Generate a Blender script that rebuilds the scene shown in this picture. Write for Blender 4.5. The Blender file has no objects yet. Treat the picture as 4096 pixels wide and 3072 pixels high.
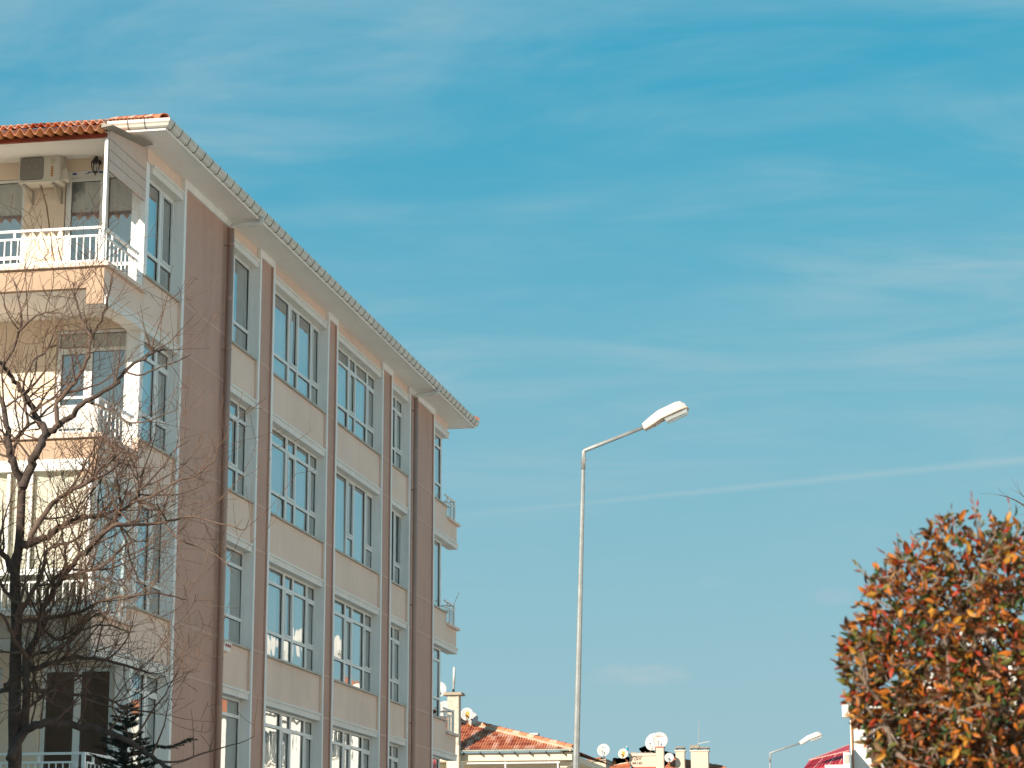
import bpy, math, random
from mathutils import Vector, Matrix, noise as mnoise

random.seed(7)
scene = bpy.context.scene
R = math.radians

# ------------------------------------------------------------------ camera
CAM_LOC = Vector((0.0, 0.0, 1.6))
PITCH, YAW = R(12.447), R(10.764)
cam_data = bpy.data.cameras.new('camera')
cam_data.sensor_width = 36.0
cam_data.lens = 84.375
cam_data.clip_start = 0.1
cam_data.clip_end = 3000.0
cam_data.dof.use_dof = True
cam_data.dof.focus_distance = 38.0
cam_data.dof.aperture_fstop = 6.3
cam = bpy.data.objects.new('camera', cam_data)
cam.location = CAM_LOC
cam.rotation_euler = (R(90) + PITCH, 0.0, YAW)
scene.collection.objects.link(cam)
scene.camera = cam

# ------------------------------------------------------------------ sun + sky
SUN_EL, SUN_AZ = R(21.5), R(28.0)         # azimuth: left of straight behind
SUN_DIR = Vector((-math.sin(SUN_AZ) * math.cos(SUN_EL), -math.cos(SUN_AZ) * math.cos(SUN_EL), math.sin(SUN_EL)))
sun_data = bpy.data.lights.new('sun', 'SUN')
sun_data.energy = 4.8
sun_data.angle = R(0.53)
sun_data.color = (1.0, 0.89, 0.75)
sun = bpy.data.objects.new('sun', sun_data)
sun.rotation_euler = SUN_DIR.to_track_quat('Z', 'Y').to_euler()
scene.collection.objects.link(sun)

EXPOSURE = 0.7
SKY_STRENGTH = 0.10
SKY_GAIN = 1.0 / (SKY_STRENGTH * 2 ** EXPOSURE)
world = bpy.data.worlds.new('World')
scene.world = world
world.use_nodes = True
wn, wl = world.node_tree.nodes, world.node_tree.links
wn.clear()


def wmath(op, a, b=None, clamp=False):
    n = wn.new('ShaderNodeMath'); n.operation = op; n.use_clamp = clamp
    for i, v in enumerate((a, b)):
        if v is None: continue
        if isinstance(v, (int, float)): n.inputs[i].default_value = v
        else: wl.new(v, n.inputs[i])
    return n.outputs[0]


def wvec(op, a, b=None, out=0):
    n = wn.new('ShaderNodeVectorMath'); n.operation = op
    for i, v in enumerate((a, b)):
        if v is None: continue
        if isinstance(v, (tuple, Vector)): n.inputs[i].default_value = tuple(v)
        else: wl.new(v, n.inputs[i])
    return n.outputs[out]


def wramp(v, lo, hi, a=0.0, b=1.0):
    n = wn.new('ShaderNodeMapRange'); n.interpolation_type = 'SMOOTHSTEP'
    wl.new(v, n.inputs[0])
    for i, q in zip((1, 2, 3, 4), (lo, hi, a, b)): n.inputs[i].default_value = q
    return n.outputs[0]


def look_dir(px, py):
    """unit world direction seen at a point of the 4096x3072 picture"""
    f = 9600.0
    u, v = px - 2048, 1536 - py
    fw = f * math.cos(PITCH) - v * math.sin(PITCH)
    z = f * math.sin(PITCH) + v * math.cos(PITCH)
    return Vector((u * math.cos(YAW) - fw * math.sin(YAW), u * math.sin(YAW) + fw * math.cos(YAW), z)).normalized()


geo = wn.new('ShaderNodeTexCoord')
DIR = geo.outputs['Generated']
sky = wn.new('ShaderNodeTexSky')
sky.sky_type = 'NISHITA'
sky.sun_disc = False
sky.sun_elevation = SUN_EL
sky.sun_rotation = math.atan2(SUN_DIR.x, SUN_DIR.y)
sky.altitude = 900
sky.air_density = 1.0
sky.dust_density = 1.2
sky.ozone_density = 2.2
# colour response of the graded photograph, one curve per channel of the sky
ssep = wn.new('ShaderNodeSeparateColor'); wl.new(sky.outputs[0], ssep.inputs[0])
scomb = wn.new('ShaderNodeCombineColor')
for ci, (gam, kk, top) in enumerate(((1.62, 0.25, 0.46), (0.42, 0.545, 0.66), (0.20, 0.61, 0.72))):
    q = wmath('MULTIPLY', wmath('POWER', wmath('MULTIPLY', ssep.outputs[ci], 0.15), gam), kk)
    wl.new(wmath('MULTIPLY', wmath('MINIMUM', q, top), SKY_GAIN), scomb.inputs[ci])
# high thin cirrus: streaky noise on a flat layer far overhead
sep = wn.new('ShaderNodeSeparateXYZ'); wl.new(DIR, sep.inputs[0])
zz = wmath('MAXIMUM', wmath('ADD', sep.outputs[2], 0.06), 0.02)
comb = wn.new('ShaderNodeCombineXYZ')
wl.new(wmath('DIVIDE', sep.outputs[0], zz), comb.inputs[0])
wl.new(wmath('DIVIDE', sep.outputs[1], zz), comb.inputs[1])


def cirrus(rot, sc, detail, seed, dist=0.4):
    m = wn.new('ShaderNodeMapping')
    m.inputs['Rotation'].default_value = (0, 0, R(rot))
    m.inputs['Scale'].default_value = sc
    m.inputs['Location'].default_value = (seed, seed * 0.7, 0)
    wl.new(comb.outputs[0], m.inputs[0])
    n = wn.new('ShaderNodeTexNoise')
    n.inputs['Scale'].default_value = 1.0
    n.inputs['Detail'].default_value = detail
    n.inputs['Roughness'].default_value = 0.56
    n.inputs['Distortion'].default_value = dist
    wl.new(m.outputs[0], n.inputs[0])
    return n.outputs[0]


big = wramp(cirrus(20, (0.75, 0.70, 1), 5, 47.3, 0.8), 0.26, 0.62)
wisps = wramp(cirrus(30, (1.5, 2.0, 1), 7, 56.7, 1.4), 0.36, 0.70)
fine = wramp(cirrus(42, (2.4, 4.6, 1), 9, 61.49, 1.6), 0.40, 0.74)
cloud = wmath('ADD', wmath('MULTIPLY', big, 0.07), wmath('MULTIPLY', wmath('MULTIPLY', big, wisps), 0.36))
cloud = wmath('ADD', cloud, wmath('MULTIPLY', wmath('MULTIPLY', big, fine), 0.14))
low = wramp(sep.outputs[2], 0.02, 0.40, 1.0, 0.0)
cloud = wmath('MULTIPLY', cloud, wramp(sep.outputs[2], 0.10, 0.24, 0.12, 1.0))


def trail(p0, p1, width, gain):
    a, b = look_dir(*p0), look_dir(*p1)
    nrm = a.cross(b).normalized()
    along = (b - a).normalized()
    d = wmath('ABSOLUTE', wvec('DOT_PRODUCT', DIR, nrm, 1))
    t = wvec('DOT_PRODUCT', wvec('SUBTRACT', DIR, a), along, 1)
    L = (b - a).length
    wid = wramp(t, 0.0, L, width * 0.55, width * 1.25)
    core = wmath('SUBTRACT', 1.0, wmath('DIVIDE', d, wid), True)
    core = wmath('MULTIPLY', core, wramp(t, 0.0, L * 0.55))
    core = wmath('MULTIPLY', core, wramp(t, L * 1.0, L * 1.9, 1.0, 0.0))
    brk = wramp(cirrus(0, (30, 30, 1), 4, 5.0), 0.2, 0.6, 0.55, 1.0)
    return wmath('MULTIPLY', wmath('MULTIPLY', core, brk), gain)


cloud = wmath('ADD', cloud, trail((1500, 2096), (4096, 1838), 0.0020, 0.40))
cloud = wmath('ADD', cloud, trail((1050, 905), (2700, 866), 0.0022, 0.05))


def puff(px, py, rx, ry, gain):
    c = look_dir(px, py)
    right = Vector((math.cos(YAW), math.sin(YAW), 0))
    up = right.cross(c).normalized()
    dd = wvec('SUBTRACT', DIR, c)
    a = wmath('DIVIDE', wvec('DOT_PRODUCT', dd, right, 1), rx / 9600)
    b = wmath('DIVIDE', wvec('DOT_PRODUCT', dd, up, 1), ry / 9600)
    r2 = wmath('ADD', wmath('MULTIPLY', a, a), wmath('MULTIPLY', b, b))
    m = wn.new('ShaderNodeMapping'); m.inputs['Scale'].default_value = (90, 90, 260)
    wl.new(DIR, m.inputs[0])
    n = wn.new('ShaderNodeTexNoise'); n.inputs['Detail'].default_value = 5
    n.inputs['Scale'].default_value = 1.0
    wl.new(m.outputs[0], n.inputs[0])
    v = wmath('SUBTRACT', wmath('SUBTRACT', 1.0, r2), wmath('MULTIPLY', wmath('SUBTRACT', n.outputs[0], 0.45), 2.2), True)
    return wmath('MULTIPLY', wmath('MULTIPLY', v, wramp(r2, 0.3, 1.0, 1.0, 0.0)), gain)


cloud = wmath('ADD', cloud, puff(2560, 2702, 260, 62, 0.62))
cloud = wmath('ADD', cloud, puff(3330, 2386, 150, 46, 0.3))
cloud = wmath('ADD', cloud, puff(2850, 2330, 80, 34, 0.12), True)
cmix = wn.new('ShaderNodeMix'); cmix.data_type = 'RGBA'
wl.new(cloud, cmix.inputs[0])
wl.new(scomb.outputs[0], cmix.inputs[6])
cmix.inputs[7].default_value = (0.47 * SKY_GAIN, 0.62 * SKY_GAIN, 0.66 * SKY_GAIN, 1)
bg = wn.new('ShaderNodeBackground')
bg.inputs[1].default_value = SKY_STRENGTH
# pale grey-blue band of haze over the horizon, all the way round
hmix = wn.new('ShaderNodeMix'); hmix.data_type = 'RGBA'
wl.new(wmath('MULTIPLY', low, 0.76), hmix.inputs[0])
wl.new(cmix.outputs[2], hmix.inputs[6])
hmix.inputs[7].default_value = (0.40 * SKY_GAIN, 0.54 * SKY_GAIN, 0.61 * SKY_GAIN, 1)
wl.new(hmix.outputs[2], bg.inputs[0])
wo = wn.new('ShaderNodeOutputWorld')
wl.new(bg.outputs[0], wo.inputs[0])

scene.view_settings.view_transform = 'Standard'
scene.view_settings.look = 'None'
scene.view_settings.exposure = EXPOSURE
scene.view_settings.gamma = 1.0
scene.view_settings.use_curve_mapping = False


# ------------------------------------------------------------------ materials
def mat(name, col, rough=0.85, var=0.12, scale=1.3, bump=0.0, bscale=60.0, streak=0.0, dirt=(0.55, 0.5, 0.45),
        metal=0.0, col2=None, spec=0.35, transl=0.0):
    m = bpy.data.materials.new(name); m.use_nodes = True
    nt = m.node_tree; N, L = nt.nodes, nt.links
    b = N['Principled BSDF']
    b.inputs['Roughness'].default_value = rough
    b.inputs['Metallic'].default_value = metal
    b.inputs['Specular IOR Level'].default_value = spec
    tc = N.new('ShaderNodeTexCoord')
    n1 = N.new('ShaderNodeTexNoise'); n1.inputs['Scale'].default_value = scale
    n1.inputs['Detail'].default_value = 7; n1.inputs['Roughness'].default_value = 0.65
    L.new(tc.outputs['Object'], n1.inputs['Vector'])
    mp = N.new('ShaderNodeMapRange'); L.new(n1.outputs[0], mp.inputs[0])
    mp.inputs[1].default_value = 0.3; mp.inputs[2].default_value = 0.7
    mx = N.new('ShaderNodeMix'); mx.data_type = 'RGBA'
    L.new(mp.outputs[0], mx.inputs[0])
    a = tuple(c * (1 - var) for c in col)
    c2 = col2 or tuple(min(1, c * (1 + var)) for c in col)
    mx.inputs[6].default_value = a + (1,); mx.inputs[7].default_value = tuple(c2) + (1,)
    out = mx.outputs[2]
    if streak > 0:
        mm = N.new('ShaderNodeMapping'); mm.inputs['Scale'].default_value = (2.6, 2.6, 0.22)
        L.new(tc.outputs['Object'], mm.inputs[0])
        n2 = N.new('ShaderNodeTexNoise'); n2.inputs['Scale'].default_value = 1.6; n2.inputs['Detail'].default_value = 8
        n2.inputs['Roughness'].default_value = 0.7
        L.new(mm.outputs[0], n2.inputs['Vector'])
        m2 = N.new('ShaderNodeMapRange'); L.new(n2.outputs[0], m2.inputs[0])
        m2.inputs[1].default_value = 0.46; m2.inputs[2].default_value = 0.74
        m2.inputs[4].default_value = streak
        mx2 = N.new('ShaderNodeMix'); mx2.data_type = 'RGBA'; mx2.blend_type = 'MULTIPLY'
        L.new(m2.outputs[0], mx2.inputs[0]); L.new(out, mx2.inputs[6])
        mx2.inputs[7].default_value = tuple(dirt) + (1,)
        out = mx2.outputs[2]
    L.new(out, b.inputs['Base Color'])
    if bump > 0:
        n3 = N.new('ShaderNodeTexNoise'); n3.inputs['Scale'].default_value = bscale; n3.inputs['Detail'].default_value = 4
        L.new(tc.outputs['Object'], n3.inputs['Vector'])
        bp = N.new('ShaderNodeBump'); bp.inputs['Strength'].default_value = bump; bp.inputs['Distance'].default_value = 0.02
        L.new(n3.outputs[0], bp.inputs['Height']); L.new(bp.outputs[0], b.inputs['Normal'])
    if transl > 0:
        tr = N.new('ShaderNodeBsdfTranslucent'); L.new(out, tr.inputs[0])
        ms = N.new('ShaderNodeMixShader'); ms.inputs[0].default_value = transl
        L.new(b.outputs[0], ms.inputs[1]); L.new(tr.outputs[0], ms.inputs[2])
        L.new(ms.outputs[0], N['Material Output'].inputs[0])
    return m


def glass_mat(name, tint_c, ior, wave=0.0, rough=0.0, floor=0.0, double=True):
    m = bpy.data.materials.new(name); m.use_nodes = True
    nt = m.node_tree; N, L = nt.nodes, nt.links
    N.remove(N['Principled BSDF'])
    tr = N.new('ShaderNodeBsdfTransparent'); tr.inputs[0].default_value = tint_c + (1,)
    gl = N.new('ShaderNodeBsdfGlossy'); gl.inputs['Roughness'].default_value = rough
    gl.inputs[0].default_value = (0.96, 0.98, 0.98, 1)
    fr = N.new('ShaderNodeFresnel'); fr.inputs[0].default_value = ior
    # four surfaces of a double-glazed unit: 4R / (1 + 3R)
    m4 = N.new('ShaderNodeMath'); m4.operation = 'MULTIPLY'; m4.inputs[1].default_value = 4.0
    m3 = N.new('ShaderNodeMath'); m3.operation = 'MULTIPLY_ADD'; m3.inputs[1].default_value = 3.0; m3.inputs[2].default_value = 1.0
    mq = N.new('ShaderNodeMath'); mq.operation = 'DIVIDE'
    L.new(fr.outputs[0], m4.inputs[0]); L.new(fr.outputs[0], m3.inputs[0])
    L.new(m4.outputs[0], mq.inputs[0]); L.new(m3.outputs[0], mq.inputs[1])
    mxm = N.new('ShaderNodeMath'); mxm.operation = 'MAXIMUM'; mxm.inputs[1].default_value = floor
    L.new(mq.outputs[0] if double else fr.outputs[0], mxm.inputs[0])
    ms = N.new('ShaderNodeMixShader')
    L.new(mxm.outputs[0], ms.inputs[0]); L.new(tr.outputs[0], ms.inputs[1]); L.new(gl.outputs[0], ms.inputs[2])
    if wave > 0:
        tc = N.new('ShaderNodeTexCoord')
        n = N.new('ShaderNodeTexNoise'); n.inputs['Scale'].default_value = 2.3; n.inputs['Detail'].default_value = 1.5
        L.new(tc.outputs['Object'], n.inputs['Vector'])
        bp = N.new('ShaderNodeBump'); bp.inputs['Strength'].default_value = 1.0; bp.inputs['Distance'].default_value = wave
        L.new(n.outputs[0], bp.inputs['Height'])
        L.new(bp.outputs[0], gl.inputs['Normal'])
    L.new(ms.outputs[0], N['Material Output'].inputs[0])
    return m


M = {}
M['stucco'] = mat('beige_stucco', (0.82, 0.62, 0.50), 0.92, 0.08, 0.45, 0.5, 70, 0.12)  # set lighter than the beam stucco to lift the shaded front
M['peach'] = mat('peach_stucco', (0.47, 0.33, 0.23), 0.92, 0.06, 0.9, 0.5, 70, 0.20)  # stucco set darker to offset direct sun on the balcony beams
M['creamwall'] = mat('cream_wall_paint', (0.80, 0.65, 0.50), 0.92, 0.05, 0.9, 0.5, 70, 0.12)
M['brown'] = mat('brown_stucco', (0.55, 0.34, 0.262), 0.93, 0.07, 0.7, 0.5, 70, 0.25, (0.62, 0.58, 0.55))
M['umber'] = mat('umber_render', (0.16, 0.115, 0.085), 0.93, 0.1, 0.7, 0.4, 60)
M['belt'] = mat('brown_belt', (0.60, 0.40, 0.325), 0.93, 0.06, 0.9, 0.4, 70)
M['white'] = mat('white_masonry_paint', (0.85, 0.83, 0.79), 0.85, 0.05, 1.1, 0.3, 50, 0.22, (0.62, 0.60, 0.54))
M['lintel'] = mat('lintel_paint', (0.80, 0.745, 0.68), 0.85, 0.06, 1.1, 0.3, 50, 0.25, (0.62, 0.60, 0.54))
M['soffit'] = mat('soffit_paint', (0.90, 0.85, 0.79), 0.9, 0.04, 0.7, 0.2, 40, 0.12)
M['sill'] = mat('marble_sill', (0.47, 0.42, 0.35), 0.6, 0.15, 3.0, 0.2, 40, 0.35)
M['pvc'] = mat('white_pvc', (0.76, 0.75, 0.71), 0.4, 0.05, 2.0, 0, 0, 0.14, (0.6, 0.58, 0.52))
M['gutter'] = mat('gutter_paint', (0.64, 0.60, 0.53), 0.5, 0.07, 2.0, 0, 0, 0.3, (0.6, 0.55, 0.48))
M['clip'] = mat('dark_clip', (0.075, 0.058, 0.05), 0.7, 0.1, 4)
M['pipebrown'] = mat('brown_downpipe', (0.43, 0.275, 0.215), 0.55, 0.08, 1.0, 0, 0, 0.25)
M['pipewhite'] = mat('white_pipe', (0.64, 0.60, 0.54), 0.55, 0.08, 3.0)
M['tile'] = mat('clay_tile', (0.54, 0.19, 0.095), 0.85, 0.30, 2.2, 0.4, 40, 0.3, (0.5, 0.45, 0.4))
M['tile2'] = mat('clay_tile_pale', (0.66, 0.36, 0.25), 0.88, 0.25, 3.2, 0.4, 40, 0.3, (0.5, 0.45, 0.4))
M['tile3'] = mat('clay_tile_dark', (0.36, 0.095, 0.050), 0.85, 0.25, 3.2, 0.4, 40, 0.3, (0.5, 0.45, 0.4))
M['sheet'] = mat('orange_corrugated_sheet', (0.70, 0.29, 0.12), 0.6, 0.18, 3.0, 0, 0, 0.25)
M['sheetgrey'] = mat('grey_sheet_edge', (0.34, 0.30, 0.25), 0.7, 0.12, 3.0, 0, 0, 0.3)
M['beam'] = mat('red_oxide_beam', (0.26, 0.055, 0.025), 0.7, 0.15, 3.0)
M['board'] = mat('panel_board', (0.64, 0.49, 0.405), 0.8, 0.05, 1.2, 0, 0, 0.15)
M['rail'] = mat('white_railing_paint', (0.80, 0.79, 0.75), 0.45, 0.04, 3.0, 0, 0, 0.25, (0.62, 0.42, 0.28))
M['cloth'] = mat('white_balcony_cloth', (0.82, 0.78, 0.72), 0.95, 0.05, 2.0, 0.2, 20, transl=0.25)
M['curtain'] = mat('sheer_curtain', (0.90, 0.90, 0.87), 0.95, 0.05, 2.0, transl=0.08)
M['blind'] = mat('cream_blind', (0.84, 0.81, 0.72), 0.9, 0.04, 2.0, transl=0.25)
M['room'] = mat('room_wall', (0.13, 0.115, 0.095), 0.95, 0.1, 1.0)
M['dark'] = mat('dark_rubber', (0.03, 0.028, 0.026), 0.6, 0.2, 3.0)
M['iron'] = mat('black_iron', (0.025, 0.026, 0.026), 0.45, 0.2, 5.0)
M['acbody'] = mat('ac_casing', (0.60, 0.56, 0.47), 0.5, 0.06, 3.0, 0, 0, 0.2)
M['acgrille'] = mat('ac_grille', (0.16, 0.145, 0.12), 0.6, 0.1, 3.0)
M['acgrille2'] = mat('ac_grille_wire', (0.44, 0.42, 0.37), 0.6, 0.1, 3.0)
M['orange'] = mat('orange_label', (0.40, 0.15, 0.02), 0.6, 0.1, 30)
M['labelpale'] = mat('pale_print', (0.55, 0.47, 0.36), 0.7, 0.1, 30)
M['rust'] = mat('rusty_metal', (0.35, 0.15, 0.06), 0.9, 0.35, 14)
M['hose'] = mat('drain_hose', (0.20, 0.115, 0.06), 0.7, 0.2, 8)
M['blue'] = mat('blue_film', (0.02, 0.09, 0.26), 0.5, 0.3, 20)
M['turq'] = mat('turquoise_cloth', (0.02, 0.28, 0.45), 0.8, 0.2, 6)
M['galv'] = mat('galvanised_steel', (0.30, 0.315, 0.31), 0.5, 0.18, 6.0, 0.15, 30, 0.3, (0.6, 0.6, 0.58), metal=0.25)
M['lampwhite'] = mat('lamp_cover_paint', (0.48, 0.465, 0.45), 0.4, 0.04, 4.0, 0, 0, 0.15)
M['lampunder'] = mat('lamp_underside', (0.50, 0.40, 0.32), 0.6, 0.15, 6.0)
M['roughcast'] = mat('roughcast', (0.50, 0.44, 0.35), 0.97, 0.30, 9.0, 1.0, 22, 0.3)
M['cream'] = mat('cream_render', (0.64, 0.56, 0.44), 0.9, 0.05, 1.0, 0.3, 40, 0.15)
M['pinkish'] = mat('pinkish_render', (0.60, 0.47, 0.365), 0.9, 0.05, 1.2, 0.3, 40, 0.12)
M['mortar'] = mat('mortar', (0.56, 0.42, 0.29), 0.97, 0.25, 6.0, 0.8, 20)
M['stonecap'] = mat('stone_cap', (0.33, 0.27, 0.20), 0.95, 0.25, 5.0, 0.5, 20)
M['zinc'] = mat('zinc_gutter', (0.42, 0.46, 0.42), 0.5, 0.15, 4.0, metal=0.2)
M['dish'] = mat('dish_paint', (0.48, 0.475, 0.455), 0.5, 0.06, 3.0, 0, 0, 0.25, (0.75, 0.72, 0.66))
M['dishcream'] = mat('dish_cream', (0.62, 0.56, 0.43), 0.6, 0.08, 4.0, 0, 0, 0.3)
M['redband'] = mat('red_band', (0.46, 0.07, 0.045), 0.8, 0.12, 3.0)
M['redmetal'] = mat('red_metal_roof', (0.42, 0.035, 0.05), 0.45, 0.12, 2.0, 0, 0, 0.3)
M['seam'] = mat('pale_seam', (0.60, 0.30, 0.27), 0.5, 0.12, 3.0)
M['whitewall'] = mat('white_render', (0.76, 0.74, 0.69), 0.9, 0.04, 0.7, 0.3, 40, 0.12)
M['ink'] = mat('black_paint', (0.045, 0.03, 0.028), 0.8, 0.2, 8)
M['inkred'] = mat('faded_red_print', (0.66, 0.42, 0.36), 0.8, 0.15, 8)
M['inkgrey'] = mat('faded_grey_print', (0.34, 0.34, 0.33), 0.8, 0.3, 20)
M['greyroof'] = mat('grey_slope', (0.22, 0.20, 0.20), 0.8, 0.2, 3.0)
M['ground'] = mat('ground_soil', (0.52, 0.46, 0.385), 0.98, 0.15, 0.4, 0.6, 6)
M['asphalt'] = mat('asphalt', (0.13, 0.125, 0.118), 0.95, 0.2, 1.0, 0.4, 40)
M['paving'] = mat('paving', (0.50, 0.45, 0.39), 0.95, 0.15, 2.0, 0.3, 12)
M['bark'] = mat('bark', (0.080, 0.058, 0.048), 0.95, 0.35, 9.0, 0.8, 30)
M['branch'] = mat('branch_bark', (0.120, 0.080, 0.060), 0.92, 0.35, 7.0)
M['twig'] = mat('twig_bark', (0.135, 0.080, 0.052), 0.85, 0.6, 2.0)
M['bud'] = mat('bud', (0.22, 0.06, 0.035), 0.8, 0.3, 5.0)
M['needle'] = mat('spruce_needle', (0.022, 0.036, 0.026), 0.8, 0.35, 3.0)
M['shrubwood'] = mat('shrub_wood', (0.20, 0.15, 0.115), 0.92, 0.35, 9.0, 0.5, 40)
LEAVES = []
for k, (nm, c) in enumerate([('leaf_orange', (0.47, 0.145, 0.020)), ('leaf_red', (0.38, 0.05, 0.02)), ('leaf_amber', (0.50, 0.235, 0.03)),
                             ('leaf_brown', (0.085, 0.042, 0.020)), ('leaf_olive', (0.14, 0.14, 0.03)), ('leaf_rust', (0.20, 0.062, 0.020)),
                             ('leaf_green', (0.045, 0.085, 0.028)), ('leaf_dry', (0.20, 0.125, 0.06))]):
    LEAVES.append(mat(nm, c, 0.5, 0.3, 20, transl=0.28))
M['glass'] = glass_mat('street_window_glass', (0.86, 0.93, 0.91), 2.35, 0.0020)
M['glassend'] = glass_mat('balcony_window_glass', (0.90, 0.95, 0.93), 1.90, 0.001)
M['glassthin'] = glass_mat('balcony_glazing_glass', (0.94, 0.95, 0.93), 1.45, 0.001, double=False)
M['lens'] = glass_mat('lamp_lens', (0.80, 0.84, 0.82), 1.5, 0.004, 0.08, floor=0.10, double=False)

lm = bpy.data.materials.new('prismatic_lens'); lm.use_nodes = True
_N, _L = lm.node_tree.nodes, lm.node_tree.links
_N['Principled BSDF'].inputs['Base Color'].default_value = (0.86, 0.88, 0.86, 1)
_N['Principled BSDF'].inputs['Roughness'].default_value = 0.25
_t = _N.new('ShaderNodeBsdfTransparent'); _t.inputs[0].default_value = (0.93, 0.95, 0.94, 1)
_u = _N.new('ShaderNodeBsdfTranslucent'); _u.inputs[0].default_value = (0.88, 0.9, 0.88, 1)
_m1 = _N.new('ShaderNodeMixShader'); _m1.inputs[0].default_value = 0.5
_m2 = _N.new('ShaderNodeMixShader'); _m2.inputs[0].default_value = 0.62
_L.new(_N['Principled BSDF'].outputs[0], _m1.inputs[1]); _L.new(_u.outputs[0], _m1.inputs[2])
_L.new(_t.outputs[0], _m2.inputs[1]); _L.new(_m1.outputs[0], _m2.inputs[2])
_L.new(_m2.outputs[0], _N['Material Output'].inputs[0])
M['prism'] = lm

# ------------------------------------------------------------------ helpers
COL = scene.collection


def thing(name, label, cat, loc, group=None):
    o = bpy.data.objects.new(name, None)
    COL.objects.link(o)
    o.location = loc
    o.empty_display_size = 0.2
    o['label'] = label; o['category'] = cat
    if group: o['group'] = group
    return o


def put(name, me, parent=None, loc=None, rot=None):
    o = bpy.data.objects.new(name, me)
    COL.objects.link(o)
    if loc is not None: o.location = loc
    if rot is not None: o.rotation_euler = rot
    if parent is not None:
        o.parent = parent
        if parent.type == 'EMPTY':
            o.matrix_parent_inverse = Matrix.Translation(-Vector(parent.location))
    return o


class MB:
    """collects faces of one mesh"""
    def __init__(self):
        self.v, self.f, self.m = [], [], []

    def face(self, pts, mi=0):
        i = len(self.v)
        self.v += [tuple(p) for p in pts]
        self.f.append(tuple(range(i, i + len(pts)))); self.m.append(mi)

    def hexa(self, p, mi=0):
        i = len(self.v)
        self.v += [tuple(q) for q in p]
        for f in ((0, 3, 2, 1), (4, 5, 6, 7), (0, 1, 5, 4), (1, 2, 6, 5), (2, 3, 7, 6), (3, 0, 4, 7)):
            self.f.append(tuple(i + k for k in f)); self.m.append(mi)

    def box(self, x0, x1, y0, y1, z0, z1, mi=0):
        self.hexa([(x0, y0, z0), (x1, y0, z0), (x1, y1, z0), (x0, y1, z0),
                   (x0, y0, z1), (x1, y0, z1), (x1, y1, z1), (x0, y1, z1)], mi)
        return self

    def tube(self, pts, rad, n=8, mi=0, caps=True):
        pts = [Vector(p) for p in pts]
        if isinstance(rad, (int, float)): rad = [rad] * len(pts)
        i0 = len(self.v)
        ref = None
        for k, p in enumerate(pts):
            d = (pts[min(k + 1, len(pts) - 1)] - pts[max(k - 1, 0)])
            if d.length < 1e-9: d = Vector((0, 0, 1))
            d.normalize()
            if ref is None:
                ref = d.orthogonal().normalized()
            else:
                ref = ref - d * ref.dot(d)
                if ref.length < 1e-6: ref = d.orthogonal()
                ref.normalize()
            b = d.cross(ref)
            for a in range(n):
                t = 2 * math.pi * a / n
                self.v.append(tuple(p + (ref * math.cos(t) + b * math.sin(t)) * rad[k]))
        for k in range(len(pts) - 1):
            for a in range(n):
                q = i0 + k * n
                self.f.append((q + a, q + (a + 1) % n, q + n + (a + 1) % n, q + n + a)); self.m.append(mi)
        if caps:
            self.f.append(tuple(i0 + a for a in reversed(range(n)))); self.m.append(mi)
            q = i0 + (len(pts) - 1) * n
            self.f.append(tuple(q + a for a in range(n))); self.m.append(mi)
        return self

    def loft(self, loops, mi=0, caps=True):
        i0 = len(self.v); n = len(loops[0])
        for lp in loops: self.v += [tuple(p) for p in lp]
        for k in range(len(loops) - 1):
            for a in range(n):
                q = i0 + k * n
                self.f.append((q + a, q + (a + 1) % n, q + n + (a + 1) % n, q + n + a)); self.m.append(mi)
        if caps:
            self.f.append(tuple(i0 + a for a in reversed(range(n)))); self.m.append(mi)
            q = i0 + (len(loops) - 1) * n
            self.f.append(tuple(q + a for a in range(n))); self.m.append(mi)
        return self

    def mesh(self, name, mats, smooth=False):
        me = bpy.data.meshes.new(name)
        me.from_pydata(self.v, [], self.f)
        for m in (mats if isinstance(mats, (list, tuple)) else [mats]): me.materials.append(m)
        if any(self.m): me.polygons.foreach_set('material_index', self.m)
        if smooth: me.polygons.foreach_set('use_smooth', [True] * len(self.f))
        me.update()
        return me

    def build(self, name, mats, parent=None, smooth=False, loc=None, rot=None):
        return put(name, self.mesh(name, mats, smooth), parent, loc, rot)


def part(name, m, parent, *boxes):
    b = MB()
    for q in boxes: b.box(*q)
    return b.build(name, m, parent)


def tag(o, label=None, cat=None, group=None, kind=None):
    if label: o['label'] = label
    if cat: o['category'] = cat
    if group: o['group'] = group
    if kind: o['kind'] = kind
    return o


def at(px, py, y):
    """point seen at a picture position, at depth y"""
    d = look_dir(px, py)
    return CAM_LOC + d * (y / d.y)


def text_mesh(txt, size, m, parent, loc, rot, depth=0.006, sx=1.0, name='lettering'):
    cu = bpy.data.curves.new(name, 'FONT')
    cu.body = txt; cu.size = size; cu.extrude = depth
    cu.offset = size * 0.012
    cu.align_x = 'CENTER'; cu.align_y = 'CENTER'
    tmp = bpy.data.objects.new('tmp', cu)
    COL.objects.link(tmp)
    bpy.context.view_layer.update()
    me = bpy.data.meshes.new_from_object(tmp)
    bpy.data.objects.remove(tmp)
    me.materials.clear(); me.materials.append(m)
    o = put(name, me, parent, loc, rot)
    o.scale = (sx, 1, 1)
    return o


# ------------------------------------------------------------------ ground
g = MB(); g.face([(-600, -300, 0), (600, -300, 0), (600, 1200, 0), (-600, 1200, 0)])
tag(g.build('ground', M['ground']), kind='structure')
g = MB(); g.face([(-5.8, -60, 0.004), (1.2, -60, 0.004), (1.2, 320, 0.004), (-5.8, 320, 0.004)])
tag(g.build('road', M['asphalt']), kind='structure')
g = MB(); g.box(-8.0, -5.8, -60, 320, 0.0, 0.13)
tag(g.build('pavement', M['paving']), kind='structure')

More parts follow.
